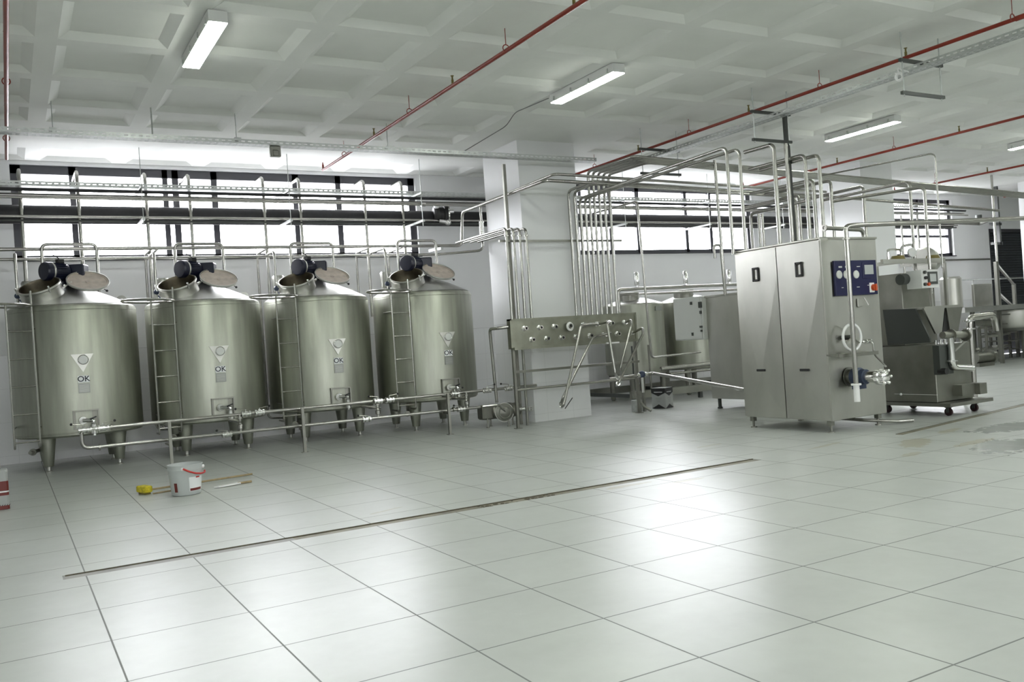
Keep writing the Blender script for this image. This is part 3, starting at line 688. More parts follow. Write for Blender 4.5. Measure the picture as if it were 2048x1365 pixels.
def tray(lab, p, q, w=.2, h=.06, side=V((0, 1, 0)), name='cable_tray'):
    """slotted steel cable tray from p to q (bottom centre line)"""
    p, q = V(p), V(q); d = q-p; l = d.length; s = side*w/2; z = V((0, 0, 1))
    me = bpy.data.meshes.new(name); vs = []; fs = []; uvs = []
    def strip(a, b):       # a,b: offsets of the two long edges
        o = len(vs); vs.extend([p+a, q+a, q+b, p+b]); fs.append((o, o+1, o+2, o+3)); uvs.extend([(0, 0), (l, 0), (l, 1), (0, 1)])
    nb = max(1, round(w/.07))
    for i in range(nb): strip(-s+side*w*i/nb, -s+side*w*(i+1)/nb)
    strip(-s, -s+z*h); strip(s, s+z*h); strip(-s+z*h, -s+z*h+side*.014); strip(s+z*h, s+z*h-side*.014)
    o3 = (p+q)/2
    me.from_pydata([tuple(v_-o3) for v_ in vs], [], fs); ul = me.uv_layers.new(name='UVMap')
    for i, uv in enumerate(uvs): ul.data[i].uv = uv
    me.materials.append(M['tray']); ob = bpy.data.objects.new(name, me); COL.objects.link(ob); ob.location = o3; WLOC[ob.name] = o3
    return tag(ob, lab, 'cable tray')
t1 = tray('long slotted cable tray hung across the picture in front of the windows and column', (-6.9, 14.2, 4.985), (10.2, 14.2, 4.985), .2, .07)
WLOC[t1.name] = t1.location.copy()
for x in (-2.2, .77, 3.35, 5.9):
    m = MB(); m.cyl((x, 14.2, 5.06), (x, 14.2, ZC), .007, n=6); m.box((x-.05, 14.09, 5.05), (x+.05, 14.31, 5.075)); m.build('hanger_rod', 'galv', t1)
m = MB(); m.cyl((2.11, 14.2, 5.06), (2.11, 14.2, ZC), .012, n=6); m.build('hanger_rod', 'galv', t1)
m = MB(); q = at(550, 302, y=14.2); q.z = 4.90; m.obox(q, (.085, .04, .085), ch=.01); m.obox(q-V((0, .03, .03)), (.05, .03, .05), ch=.015); tag(m.build('siren_box', 'dsteel'), 'small grey box fixed on the high tray above the second and third tanks', 'box')
t2 = tray('slotted cable tray above the black insulated pipe, in front of the high windows', (-6.9, 17.25, 4.80), (26.5, 17.25, 4.80), .24, .085)
pipe('service_pipe', 'thin black pipe just under the tray in front of the high windows', [(-6.9, 17.12, 4.735), (26.5, 17.12, 4.735)], .03, mat_='duct')
pipe('service_pipe', 'upper steel pipe along the back wall under the slotted tray', [(-6.9, 17.2, 4.645), (26.5, 17.2, 4.645)], .042)
pipe('service_pipe', 'lower thin steel pipe along the back wall under the slotted tray', [(-6.9, 17.05, 4.585), (26.5, 17.05, 4.585)], .02)
dk = pipe('insulated_pipe', 'thick black insulated pipe running along the back wall across the windows', [(-6.9, 17.62, 4.385), (26.4, 17.62, 4.385)], .165, mat_='duct', n=20)
pipe('service_pipe', 'thin steel pipe running just in front of the thick black pipe', [(-6.9, 17.36, 4.31), (26.4, 17.36, 4.31)], .024)
pipe('service_pipe', 'thin dark pipe running below the thick black pipe', [(-6.9, 17.4, 4.245), (26.4, 17.4, 4.245)], .02, mat_='dark')
g = thing('gate_valve', 'large black and chrome valve on the thick black pipe left of the column', 'valve', at(885, 432, y=17.4))
c = at(882, 430, y=17.45)
m = MB(); m.lathe([(0, -.17), (.17, -.17), (.2, -.13), (.2, -.06), (.165, -.05), (.165, .05), (.2, .06), (.2, .13), (.15, .16), (0, .16)], c, (1, -.25, 0), 24); m.build('valve_body', 'black', g)
m = MB(); m.lathe([(.18, -.015), (.225, -.015), (.225, .015), (.18, .015)], c+V((.13, -.05, 0)), (1, -.25, 0), 24); m.build('flange_ring', 'bright', g)
m = MB(); m.sphere(c+V((.1, -.12, -.17)), .075, 14, 8); m.cyl(c+V((.1, -.12, -.17)), c+V((-.12, -.12, -.15)), .045, n=10); m.build('drain_cap', 'bright', g)
m = MB(); m.sphere(c+V((-.14, -.1, .17)), .065, 14, 8); m.build('top_cap', 'white', g)
for q, w_ in ((at(846, 409, y=17.1), 'small chrome cap under the tray by the large black valve'), (at(902, 423, y=17.4), 'tiny chrome fitting on the thick black pipe, right of the large valve')):
    m = MB(); m.cyl(q-V((.05, 0, 0)), q+V((.05, 0, 0)), .045, n=12); tag(m.build('pipe_fitting', 'bright'), w_, 'fitting')
# vent pipes with swan necks
VX = [(40, 340), (155, 337), (291, 344), (378, 344), (526, 350), (598, 348), (728, 357), (803, 355)]
for k, (px, py) in enumerate(VX):
    q = at(px, py, y=17.42); x = q.x; zz = 5.14
    pipe('vent_pipe', 'white swan neck vent pipe bending out of the high window, %s from left of eight' % ORD[k], [(x-.02, 18.30, zz-.03), (x-.02, 17.42, zz), (x-.02, 17.42, 4.55), (x-.02, 17.46-.55, 4.1), (x-.02, 16.95, 3.55)] if 0 else [(x-.02, 18.30, zz-.02), (x-.02, 17.42, zz), (x-.02, 17.42, 2.3)], .032, group='swan neck vents at the high windows', bend=.13, mat_='white' if 0 else 'pipe')
# drops between the tanks
for k, px in enumerate((291, 303, 515, 713, 777)):
    q = at(px, 520, y=17.75)
    pipe('drop_pipe', 'thin vertical pipe behind the milk tanks, %s from left of five' % ORD[k], [(q.x, 16.97, 3.68), (q.x, 17.75, 3.66), (q.x, 17.75, .40), (q.x+.3, 17.72, .38)], .024, group='vertical pipes behind the tanks')
# pipe hangers over the tanks
for k, (x, y, lab) in enumerate(((2.26, 16.86, 'first'), (4.9, 16.84, 'second'), (7.63, 16.76, 'third'))):
    h = thing('pipe_hanger', 'rod with two steel arms carrying the pipes above the tanks, %s from left' % lab, 'hanger', (x, y, 4.1), 'pipe hangers above the tanks')
    m = MB(); m.cyl((x, y, 4.1), (x, y, ZC), .008, n=6); m.build('rod', 'galv', h)
    for z in (4.775, 4.205):
        m = MB(); m.box((x-.022, y-.05, z-.02), (x+.022, 17.8, z+.02)); m.build('arm', 'galv', h)
for x in (4.25+8.7, 15.6, 18.2):
    h = thing('pipe_hanger', 'x', 'hanger', (x, 16.9, 4.1), 'pipe hangers in front of the middle window')
    h['label'] = 'rod with two steel arms carrying pipes, before the middle window at %s' % {12.95: 'its left', 15.6: 'its middle', 18.2: 'its right'}[round(x, 2)]
    m = MB(); m.cyl((x, 16.9, 4.1), (x, 16.9, ZC), .008, n=6); m.build('rod', 'galv', h)
    for z in (4.775, 4.205):
        m = MB(); m.box((x-.022, 16.85, z-.02), (x+.022, 17.8, z+.02)); m.build('arm', 'galv', h)
# bracket above the right tank
m = MB(); a, b = at(860, 502, y=17.3), at(884, 497, y=16.6); m.bar(a, b, .06, .05); tag(m.build('pipe_bracket', 'galv'), 'short bright bracket under the header pipes above the right end tank', 'bracket')

# ------------------------------------------------------------------ red sprinkler pipes
for k, (x, lab, y0) in enumerate(((.2, 'at the left edge of the picture', -9.9), (5.6, 'above the middle of the floor, crossing the high cable tray', -9.9), (11.2, 'beside the cable tray above the freezer cabinet', -9.9), (17.0, 'to the right of the freezer pipes', -9.9), (22.8, 'at the far right, second from the right', -9.9), (28.4, 'at the far right, nearest the louvred door', -9.9))):
    y1 = [16.9, 16.85, 16.9, 17.1, 16.9, 17][k]; z = 5.2
    t = thing('sprinkler_pipe', 'red sprinkler pipe ' + lab, 'pipe', (x, y1, z), 'red sprinkler pipes')
    m = MB(); m.tube([(x, y0, z), (x, 6.4, z)], .034, 12); m.build('pipe_run', 'red', t)
    m = MB(); m.tube([(x, 6.4, z), (x, y1, z)], .027, 12); m.build('pipe_run', 'red', t)
    m = MB(); m.cyl((x, y1-.03, z), (x, y1-.03, z+.10), .02, n=8); m.cyl((x, y1-.03, z+.1), (x, y1-.03, z+.14), .012, n=8); m.build('sprinkler_head', 'red', t)
    for j in range(9):
        yy = 3.4+1.52*j
        if yy > y1-.3: break
        if j % 2:
            m = MB(); m.cyl((x, yy, z+.02), (x, yy, z+.08), .018, n=8); m.cyl((x, yy, z+.08), (x, yy, z+.13), .012, n=8); m.lathe([(0, 0), (.024, 0), (.024, .006), (0, .006)], (x, yy, z+.13), n=10); m.build('sprinkler_head', 'ochre', t)
        else:
            m = MB(); m.torus((x, yy, z+.03), (0, 1, 0), .045, .007, 16, 6); m.cyl((x, yy, z+.075), (x, yy, ZC), .005, n=6); m.build('hanger_ring', 'red', t)

# ------------------------------------------------------------------ hangers and tray along the machines
for k, (pts, y, lab) in enumerate(((((1281, 297), (1356, 304), (1287, 346), (1362, 351)), 13.35, 'farthest'), (((1504, 219), (1577, 234), (1508, 275), (1582, 289)), 10.56, 'middle'), (((1802, 118), (1881, 134), (1808, 183), (1887, 198)), 7.82, 'nearest'))):
    P_ = [at(*q, y=y) for q in pts]; x0, x1 = P_[0].x, P_[1].x; zu_ = (P_[0].z+P_[1].z)/2; zl_ = (P_[2].z+P_[3].z)/2
    h = thing('trapeze_hanger', 'dark steel trapeze hanger below the red pipe on the right, %s of three' % lab, 'hanger', (x0, y, zl_), 'dark trapeze hangers')
    for z in (zu_, zl_):
        m = MB(); m.box((x0-.03, y-.022, z-.022), (x1+.03, y+.022, z+.022)); m.build('arm', 'dark', h)
    for x in (x0+.02, x1-.02):
        m = MB(); m.cyl((x, y, zl_-.05), (x, y, ZC), .009, n=6); m.build('rod', 'galv', h)
tray('slotted cable tray running beside the red pipe above the freezer cabinet', (11.3, -9.9, 5.0), (11.3, 13.9, 5.0), .2, .07, V((1, 0, 0)))
m = MB(); a = at(1570, 234, y=10.7); b = at(1597, 474, y=10.7); m.bar(V((a.x, 10.7, a.z+.02)), V((a.x+.03, 10.7, .0)), .075, .06); tag(m.build('conduit_post', 'dark'), 'dark upright steel post dropping from the hanger behind the freezer cabinet', 'post')
m = MB(); q = at(1798, 153, y=7.9); m.torus(q, (1, .2, .1), .05, .014, 16, 6); m.torus(q+V((.01, 0, -.01)), (1, -.1, .2), .05, .014, 16, 6); m.tube([q+V((0, 0, .05)), q+V((.0, .02, .12)), V((11.22, 7.95, 5.0))], .01, 6, .03); tag(m.build('cable_coil', 'white'), 'small white coil of cable hanging from the tray by the nearest trapeze hanger', 'cable')
m = MB(); a = at(1097, 197, z=5.46); m.tube([(a.x, a.y, 5.462), (a.x-.1, 12.9, 5.462), (a.x-.12, 13.2, 5.3), (7.35, 14.2, 5.06)], .008, 6, .1); tag(m.build('ceiling_cable', 'cable'), 'thin cable along the ceiling from the middle lamp to the high tray', 'cable')

# ------------------------------------------------------------------ freezer cabinet
fz = thing('freezer_cabinet', 'tall stainless freezer cabinet with a blue control panel and white handwheel on its front', 'cabinet', (10.6, 9.48, 0))
fx0, fx1, fy0, fy1, fz0, fz1 = 9.99, 11.2, 8.64, 10.31, .17, 2.74
m = MB(); m.obox(((fx0+fx1)/2+.01, (fy0+fy1)/2+.01, (fz0+fz1)/2), ((fx1-fx0)/2-.01, (fy1-fy0)/2-.01, (fz1-fz0)/2), ch=.008); m.build('body', 'steel', fz)
m = MB(); m.obox(((fx0+fx1)/2, (fy0+fy1)/2, fz1+.012), ((fx1-fx0)/2+.005, (fy1-fy0)/2+.005, .014), ch=.006); m.build('top_plate', 'steel', fz)
m = MB(); m.box((fx0-.004, fy0-.02, fz0), (fx0+.16, fy0+.012, fz1)); m.build('front_corner_post', 'steel', fz)
for k, (ya, yb) in enumerate(((8.645, 9.445), (9.46, 10.30))):
    X = fx0-.012; za, zb = fz0+.015, fz1-.02
    m = MB(); A = (X, yb, zb); B = (X, ya, zb); C_ = (X, ya, za); D = (X, yb, za); R_ = (X, ya, 2.30); L_ = (X, yb, 2.12); Vb = (X-.03, ya+(yb-ya)*.52, .78)
    m.add([A, B, R_, Vb, L_, C_, D], [(0, 1, 2, 3, 4), (2, 5, 3), (3, 5, 6), (4, 3, 6)])
    m.add([(X+.016, q[1], q[2]) for q in (A, B, C_, D)], [(0, 1, 2, 3)]); m.add([A, B, C_, D]+[(X+.016, q[1], q[2]) for q in (A, B, C_, D)], [(0, 1, 5, 4), (1, 2, 6, 5), (2, 3, 7, 6), (3, 0, 4, 7)])
    d = m.build('door', 'steel', fz, sharp=.3)
    hy, hz = ((9.03, 2.35), (9.88, 2.36))[k]
    m = MB(); o_, i_ = (.045, .105), (.02, .075)
    for s in (-1, 1): m.obox((X-.014, hy+s*.05, hz), (.007, .014, .105), ch=.004); m.obox((X-.014, hy, hz+s*.09), (.007, .063, .016), ch=.004)
    m.build('handle', 'black', d)
    m = MB(); m.obox((X-.03, hy, .90), (.012, .085, .018), ch=.005); m.build('latch', 'black', d)
m = MB(); m.obox((10.665, fy0-.012, 2.175), (.445, .018, .25), ch=.004); cp = m.build('control_panel', 'bluepanel', fz); cp['label'] = 'dark blue control panel'
for px, py in ((1677.8, 549.7), (1692, 549.5), (1711.7, 549.2)):
    q = at(px, py, y=fy0-.03)
    m = MB(); m.lathe([(0, 0), (.058, 0), (.06, .008), (.054, .016), (.05, .012), (0, .012)], q, (0, -1, 0), 24); gg = m.build('gauge', 'gauge', cp)
q = at(1736.5, 541, y=fy0-.03)
m = MB(); m.obox(q+V((0, 0, 0)), (.125, .012, .12), ch=.006); m.build('screen_bezel', 'bluepanel', cp)
m = MB(); m.obox(q+V((0, -.012, .01)), (.095, .003, .068)); m.build('screen', 'screen', cp)
m = MB(); q = at(1743.5, 575.5, y=fy0-.03); m.obox(q, (.05, .01, .07), ch=.004); m.build('switch_plate', 'white', cp)
m = MB(); m.cyl(q+V((.02, 0, 0)), q+V((.02, -.05, 0)), .05, .045, 18); m.obox(q+V((.02, -.06, 0)), (.014, .012, .05), ch=.004); m.build('main_switch', 'orange', cp)
m = MB()
for x, z, l in ((10.34, 2.335, .035), (10.50, 2.335, .06), (10.72, 2.335, .035), (10.86, 2.335, .03), (10.90, 2.335, .035), (10.36, 2.04, .02), (10.69, 2.04, .03), (10.93, 2.06, .04)): m.box((x-l, fy0-.0325, z-.012), (x+l, fy0-.03, z+.012)) if l == .035 and x < 10.4 or l == .06 else m.box((x-l, fy0-.0325, z-.005), (x+l, fy0-.03, z+.005))
m.build('panel_marking', 'gauge', cp)
m = MB(); q = at(1719, 606, y=fy0); m.obox(q, (.045, .012, .06), ch=.004); q2 = at(1726, 603, y=fy0); m.bar(q2+V((0, -.02, .05)), q2+V((.05, -.05, -.06)), .02, .015); m.build('door_catch', 'steel', fz)
hw = at(1704, 675, y=8.47)
m = MB(); m.torus(hw, (0, 1, 0), .185, .02, 40, 10); wh = m.build('handwheel', 'white', fz)
m = MB(); m.cyl(hw+V((0, .17, 0)), hw+V((0, -.02, 0)), .035, n=16); m.build('hub', 'dark', wh)
for k in range(3):
    a = PI/2+2*PI*k/3; m = MB(); m.cyl(hw, hw+V((math.cos(a)*.18, 0, math.sin(a)*.18)), .012, n=8); m.build('spoke', 'dsteel', wh)
m = MB(); a, b, c = at(1656, 708, y=8.62), at(1664, 716, y=8.5), at(1737, 697, y=8.6)
m.prism([(fx0-.02, fy0, 1.09), (fx0-.02, fy0-.22, 1.06), (fx0-.02, fy0-.22, 1.11), (fx0-.02, fy0-.21, 1.11), (fx0-.02, fy0-.2, 1.08), (fx0-.02, fy0, 1.11)], (.82, 0, .0)); m.build('drip_shelf', 'dsteel', fz)
pp = MB(); py_ = V((0, -1, 0)); pc = V((10.42, fy0, .765))
pp.lathe([(0, 0), (.14, 0), (.14, .012), (.1, .015), (.1, .1), (0, .1)], pc, py_, 24); po = pp.build('pump_flange', 'dsteel', fz)
m = MB(); m.lathe([(0, .08), (.125, .08), (.13, .1), (.13, .18), (.105, .2), (.105, .28), (0, .28)], pc, py_, 24); m.box(pc+V((-.09, -.2, -.17)), pc+V((.09, -.1, -.1))); m.build('pump_bracket', 'pumpblue', po)
m = MB(); m.lathe([(0, .27), (.075, .27), (.08, .28), (.08, .47), (.11, .475), (.11, .53), (.085, .54), (.085, .6), (.04, .62), (0, .62)], pc, py_, 24); m.build('pump_head', 'bright', po)
for k in range(6):
    a = k*PI/3; e = V((math.cos(a), 0, math.sin(a)))*.095; m = MB(); m.cyl(pc+e+py_*.52, pc+e+py_*.60, .014, n=8); m.sphere(pc+e+py_*.61, .022, 8, 6); m.build('wing_nut', 'bright', po)
m = MB(); q = at(1728, 684, y=8.5); m.tube([V((q.x, fy0, q.z)), q, q+V((.18, 0, -.005)), q+V((.2, -.0, -.2)), V((q.x+.18, 8.3, .88))], .014, 8, .04); clampring(m, q+V((.04, 0, 0)), ux, .025); clampring(m, q+V((.12, 0, 0)), ux, .025); m.build('sample_line', 'bright', fz)
for x, y in ((10.06, 8.72), (11.1, 8.75), (10.06, 10.22), (11.1, 10.22)):
    m = MB(); m.box((x-.035, y-.035, .10), (x+.035, y+.035, fz0)); m.cyl((x, y, .01), (x, y, .12), .018, n=10); m.lathe([(0, 0), (.05, 0), (.045, .015), (0, .02)], (x, y, 0), n=14); m.build('foot', 'dsteel', fz)
m = MB(); q = at(1712, 846, z=0); m.tube([(10.75, 9.3, .12), (10.95, 8.9, .08), (11.3, 8.55, .04), (11.55, 8.5, .035)], .025, 10, .05); m.build('drain_hose', 'pipe', fz)

pq = at(2048, 436, z=2.98)
wp = [(10.165, 8.33, .50), (10.165, 8.33, 2.87), (10.30, 8.30, 2.885), (pq.x+1.2, pq.y-.2, 2.99)]
t = thing('product_pipe', 'pale pipe hanging before the freezer cabinet front and running off to the right', 'pipe', wp[0])
m = MB(); m.tube(wp, .034, 14, .12); m.build('bent_pipe', 'pipe', t)
m = MB(); m.cyl((10.165, 8.33, .44), (10.165, 8.33, .68), .042, n=14); clampring(m, V((10.165, 8.33, .68)), uz, .045); m.build('end_coupling', 'white', t)
m = MB(); clampring(m, V((10.165, 8.33, 2.70)), uz, .036); m.bar((10.165, 8.34, 2.70), (10.165, 8.67, 2.75), .03, .02); m.build('pipe_clip', 'steel', t)
a = at(1649, 456, y=9.4); b = at(1727, 460, y=9.4)
pipe('product_pipe', 'short pipe stub over the freezer cabinet top, bent down at its right end', [a, b, V((b.x, 9.4, 2.76))], .034, clamps=[(a, b-a)])

# pipes dropping to the machines
def drop(lab, px, py, z, zend, left, r=.03, tail=None, name='machine_pipe'):
    q = at(px, py, z=z); e = at(*left, z=z)
    pts = [e, q, V((q.x, q.y, zend))]+([tail] if tail else [])
    return pipe(name, lab, pts, r, group='steel pipes dropping to the machines')
c = drop('pipe with a black end fitting, hung from the middle trapeze hanger', 1546.6, 288.5, 4.55, 2.35, (1489, 305), .034)
q = at(1568, 300, y=10.6); pipe('machine_pipe', 'straight pipe just left of the dark upright post', [(q.x, 10.56, 4.6), (q.x+.02, 10.56, 2.5)], .032, group='steel pipes dropping to the machines')
drop('tall pipe behind the freezer cabinet, left of the highest pair right of the dark post', 1609, 310, 4.35, 1.2, (1499, 339), .032, V((11.205, 10.2, 1.2)))
drop('tall pipe behind the freezer cabinet, right of the highest pair right of the dark post', 1637, 310, 4.32, 1.0, (1520, 341), .032, V((11.205, 10.1, 1.0)))
q = at(1626, 360, z=4.1); drop('pipe of the second highest pair right of the dark post, left one', 1626, 360, 4.1, 1.9, (1501, 388), .032, V((q.x, 11.41, 1.9)))
q = at(1660.7, 361, z=4.1); drop('pipe of the second highest pair right of the dark post, right one', 1660.7, 361, 4.1, 1.7, (1530, 390), .032, V((q.x, 11.41, 1.7)))
drop('single pipe standing before the second white column', 1726, 372.6, 4.1, 0, (1610, 400), .032)
drop('pipe descending to the wheeled machine, left of its two tall ones', 1819, 364, 3.8, 2.3, (1645, 401), .026)
drop('pipe descending to the wheeled machine, right of its two tall ones', 1848.6, 374, 3.62, 1.9, (1667, 403), .026)
drop('thin tall pipe with the highest bend on the right, dropping to the wheeled machine', 1869.7, 306, 4.15, 2.3, (1637, 353), .014)
q = at(1501, 428, z=3.75); pipe('machine_pipe', 'bent pipe over the rear cabinet, left of three close together', [at(1620, 400, z=3.78), q, V((q.x, q.y, 2.2))], .028, group='steel pipes dropping to the machines')
for px, w_ in ((1517, 'middle'), (1524, 'right')):
    q = at(px, 428, y=12.4); pipe('machine_pipe', 'straight pipe over the rear cabinet, %s of three close together' % w_, [V((q.x, 12.4, q.z)), V((q.x, 12.4, 2.2))], .028, group='steel pipes dropping to the machines')
for px, py, w_ in ((1590, 396, 'left'), (1597, 391, 'right')):
    q = at(px, py, y=12.1); pipe('machine_pipe', 'pipe of the low pair right beside the dark post, %s one' % w_, [V((q.x, 13.6, q.z)), q, V((q.x, 12.1, 2.2))], .03, group='steel pipes dropping to the machines')
q = at(1429, 322, y=12.95); pipe('machine_pipe', 'pipe from the big pipe bundle down onto the left edge of the rear cabinet', [V((q.x, 12.95, 4.85)), V((q.x+.05, 12.95, 2.2))], .03, group='steel pipes dropping to the machines')
q = at(1441, 490, y=12.75); pipe('machine_pipe', 'short hook shaped pipe on the rear cabinet before the middle window', [q+V((-.12, .05, -.25)), q+V((-.12, .05, 0)), q, V((q.x+.03, 12.75, 2.2))], .026, group='steel pipes dropping to the machines')
q = at(1274, 403, y=15.5); b = at(1303, 716, y=15.5)
pipe('machine_pipe', 'long thin pipe standing in front of the rear tanks, right of the nine upright pipes', [V((q.x-.0, 17.2, q.z)), q, V((b.x, 15.5, b.z)), V((b.x+1.6, 15.7, b.z+.03))], .026, group='steel pipes dropping to the machines')

# ------------------------------------------------------------------ rear cabinet with control box
rc = thing('rear_cabinet', 'second stainless cabinet partly hidden behind the left edge of the freezer cabinet', 'cabinet', (12.6, 12.3, 0))
m = MB(); m.obox((12.65, 12.36, 1.2), (.6, .97, 1.0), ch=.01); m.build('body', 'steel', rc)
m = MB(); m.box((12.035, 11.42, .50), (12.06, 13.3, .505)); m.obox((12.65, 12.36, 2.21), (.62, .98, .02), ch=.005); m.build('top_plate', 'steel', rc)
for x, y in ((12.13, 13.2), (12.13, 11.5), (13.15, 13.2), (13.15, 11.5)):
    m = MB(); m.cyl((x, y, .02), (x, y, .21), .035, n=12); m.cyl((x, y, 0), (x, y, .03), .05, n=12); m.build('foot', 'dark', rc)
cb = thing('control_box', 'white wall box with small dark switches on the far end of the rear cabinet', 'box', (12.1, 13.75, 1.38))
m = MB(); m.obox((12.08, 13.77, 1.805), (.12, .435, .43), ch=.01); m.build('housing', 'whitemetal', cb)
m = MB(); m.box((11.945, 13.38, 1.4), (11.962, 14.18, 2.21)); dr_ = m.build('door', 'whitemetal', cb)
for px, py, w_, h_ in ((1382, 607, .04, .03), (1400, 610, .08, .06), (1401, 625, .04, .03), (1402, 654, .06, .02), (1403, 662, .03, .02), (1385, 669, .03, .03)):
    q = at(px, py, x=11.94); m = MB(); m.obox(q, (.008, w_/2+.01, h_), ch=.003); m.build('switch', 'dark', dr_)

# ------------------------------------------------------------------ two small tanks behind the valve panel
def rear_tank(lab, x, y, R, ztop):
    t = thing('storage_tank', lab, 'tank', (x, y, 0), 'rear storage tanks')
    zb = .62
    m = MB(); m.lathe([(0, zb), (R-.03, zb), (R, zb+.03), (R, ztop-.03), (R-.03, ztop)], (x, y, 0), n=56); m.build('body', 'tank', t)
    m = MB(); m.lathe([(R-.028, ztop), (.3, ztop+.13), (0, ztop+.16)], (x, y, 0), n=56); m.build('dome', 'dome', t)
    m = MB(); m.lathe([(.24, 0), (.24, .14), (.26, .15), (.26, .17), (.22, .17), (.22, .0)], (x-.2, y-.15, ztop+.06), n=28); m.lathe([(0, .05), (.25, .03), (.26, 0), (.0, 0)], (x-.2, y-.15, ztop+.235), n=28); m.build('manhole', 'dsteel', t)
    for sx, sy in ((-1, -1), (1, -1), (-1, 1), (1, 1)):
        m = MB(); m.lathe([(0, 0), (.04, 0), (.04, .02), (.06, .03), (.075, zb), (0, zb)], (x+sx*.45, y+sy*.4, .0), n=14); m.build('leg', 'dsteel', t)
    m = MB(); m.box((x+.1, y-R-.012, ztop-.2), (x+.28, y-R*.93, ztop-.1)); m.build('name_plate', 'plate', t)
    return t
rear_tank('left rear storage tank, half hidden by the right end of the valve panel', 13.03, 16.95, .72, 2.28)
rear_tank('right rear storage tank, between the left rear one and the white control box', 14.78, 17.05, .72, 2.30)
for z, w_, px0 in ((2.60, 'upper', 1236), (2.48, 'lower', 1282)):
    a = at(px0, 580, y=16.2)
    pipe('tank_header', '%s horizontal pipe above the two rear storage tanks' % w_, [(a.x, 16.2, 2.0), (a.x, 16.2, z), (16.6, 16.2, z+.02)] if w_ == 'upper' else [(a.x, 16.3, z), (16.4, 16.3, z+.02)], .038 if w_ == 'upper' else .026)
for px in (1273, 1371, 1458):
    q = at(px, 560, y=16.2); m = MB(); m.cyl((q.x, 16.2, 2.60), (q.x, 16.2, 2.70), .025, n=10); m.lathe([(0, 0), (.055, 0), (.06, .02), (.06, .26), (.04, .3), (0, .3)], (q.x, 16.2, 2.68), n=16)
    tag(m.build('valve_actuator', 'bright'), 'upright valve cylinder on the rear tank header pipe, %s' % {1273: 'leftmost of three', 1371: 'middle of three', 1458: 'rightmost of three'}[px], 'valve', 'valve cylinders on the rear header')
pipe('return_pipe', 'thick low pipe running in front of the rear storage tanks', [(12.9, 15.9, .74), (17.2, 15.9, .78)], .05)
pipe('return_pipe', 'thinner low pipe under the thick one, in front of the rear storage tanks', [(13.2, 15.95, .60), (17.2, 15.95, .64)], .03)
fr = thing('tank_stand', 'low dark steel frame under the two rear storage tanks', 'frame', (13.8, 16.2, 0))
for y in (15.75, 17.8):
    m = MB(); m.box((11.9, y-.05, .14), (17.0, y+.05, .30)); m.build('beam', 'dsteel', fr)
for x in (12.0, 13.9, 15.8, 16.9):
    m = MB(); m.box((x-.04, 15.72, 0), (x+.04, 15.8, .14)); m.build('leg', 'dark', fr)
    m = MB(); m.box((x-.04, 15.8, .16), (x+.04, 17.75, .24)); m.build('cross_beam', 'dark', fr)
m = MB(); m.cyl((12.35, 16.2, .3), (12.35, 16.2, 1.3), .02, n=8); m.build('upright', 'dark', fr)
m = MB(); m.cyl((12.75, 16.1, .3), (12.75, 16.1, 1.3), .025, n=8); m.build('upright', 'dsteel', fr)
# line from the valve panel to the freezer
pipe('feed_line', 'shiny low pipe slanting from the valve panel across the floor to the freezer cabinet', [(10.2, 14.16, .72), (11.27, 14.12, .757), (10.1, 10.33, .574)], .034, bend=.08)
v = thing('pipe_valve', 'dark blue valve on the low pipe at the right end of the valve panel', 'valve', (10.95, 14.14, .74))
m = MB(); m.sphere((10.97, 14.12, .76), .075, 14, 8); m.build('valve_body', 'pumpblue', v)
m = MB(); m.cyl((10.85, 14.13, .745), (11.1, 14.13, .75), .05, n=12); m.cyl((10.95, 14.1, .7), (10.95, 14.1, .40), .03, n=10); m.build('pipe_joint', 'bright', v)
m = MB(); m.tube([(10.86, 14.3, .75), (10.88, 14.3, .35), (10.98, 14.1, .1), (11.05, 14.0, .03)], .03, 10, .1); tag(m.build('drain_pipe', 'dsteel'), 'curved drain pipe ending at the floor under the right end of the valve panel', 'pipe')
m = MB(); m.bar((11.12, 14.3, .0), (11.12, 14.3, .74), .05); tag(m.build('pipe_stand', 'dsteel'), 'short post holding up the shiny low pipe near the tin', 'post')
m = MB(); m.obox((11.02, 14.42, .12), (.09, .07, .12), ch=.01); tag(m.build('floor_box', 'galv'), 'small grey box on the floor by the right leg of the valve panel', 'box')

# ------------------------------------------------------------------ wheeled mixing machine
mm = thing('mixing_machine', 'stainless mixing machine on dark casters to the right of the freezer cabinet', 'machine', (12.85, 9.2, 0))
m = MB(); m.box((12.34, 8.42, .15), (13.42, 9.9, .205)); m.build('base_plate', 'dsteel', mm)
for x, y in ((12.52, 8.58), (13.2, 8.6), (12.6, 9.72), (13.3, 9.76)):
    m = MB(); m.cyl((x-.02, y, .06), (x+.02, y, .06), .06, n=18); w_ = m.build('caster', 'caster', mm)
    m = MB(); m.box((x-.04, y-.04, .125), (x+.04, y+.04, .152))
    for s in (-1, 1): m.box((x+s*.03-.004, y-.025, .05), (x+s*.03+.004, y+.025, .13))
    m.build('caster_fork', 'dark', w_)
m = MB(); m.obox((12.82, 9.23, .655), (.45, .58, .445), ch=.008); m.build('lower_body', 'dsteel', mm)
m = MB(); m.obox((12.86, 9.53, 1.68), (.41, .33, .58), ch=.008); m.build('rear_body', 'dsteel', mm)
m = MB(); m.prism([(12.41, 9.55, 1.70), (12.41, 8.96, 1.68), (12.41, 8.74, 1.20), (12.41, 8.74, 1.14), (12.41, 9.5, 1.12)], (.03, 0, 0)); m.build('hopper_side', 'dark', mm)
def yz(pp, y, d, name, mt):
    m = MB(); m.prism([at(px, py, y=y) for px, py in pp], (0, d, 0)); return m.build(name, mt, mm)
yz([(1847, 617), (1889, 616), (1884, 667), (1872, 668)], 8.80, .03, 'hopper_front', 'steel')
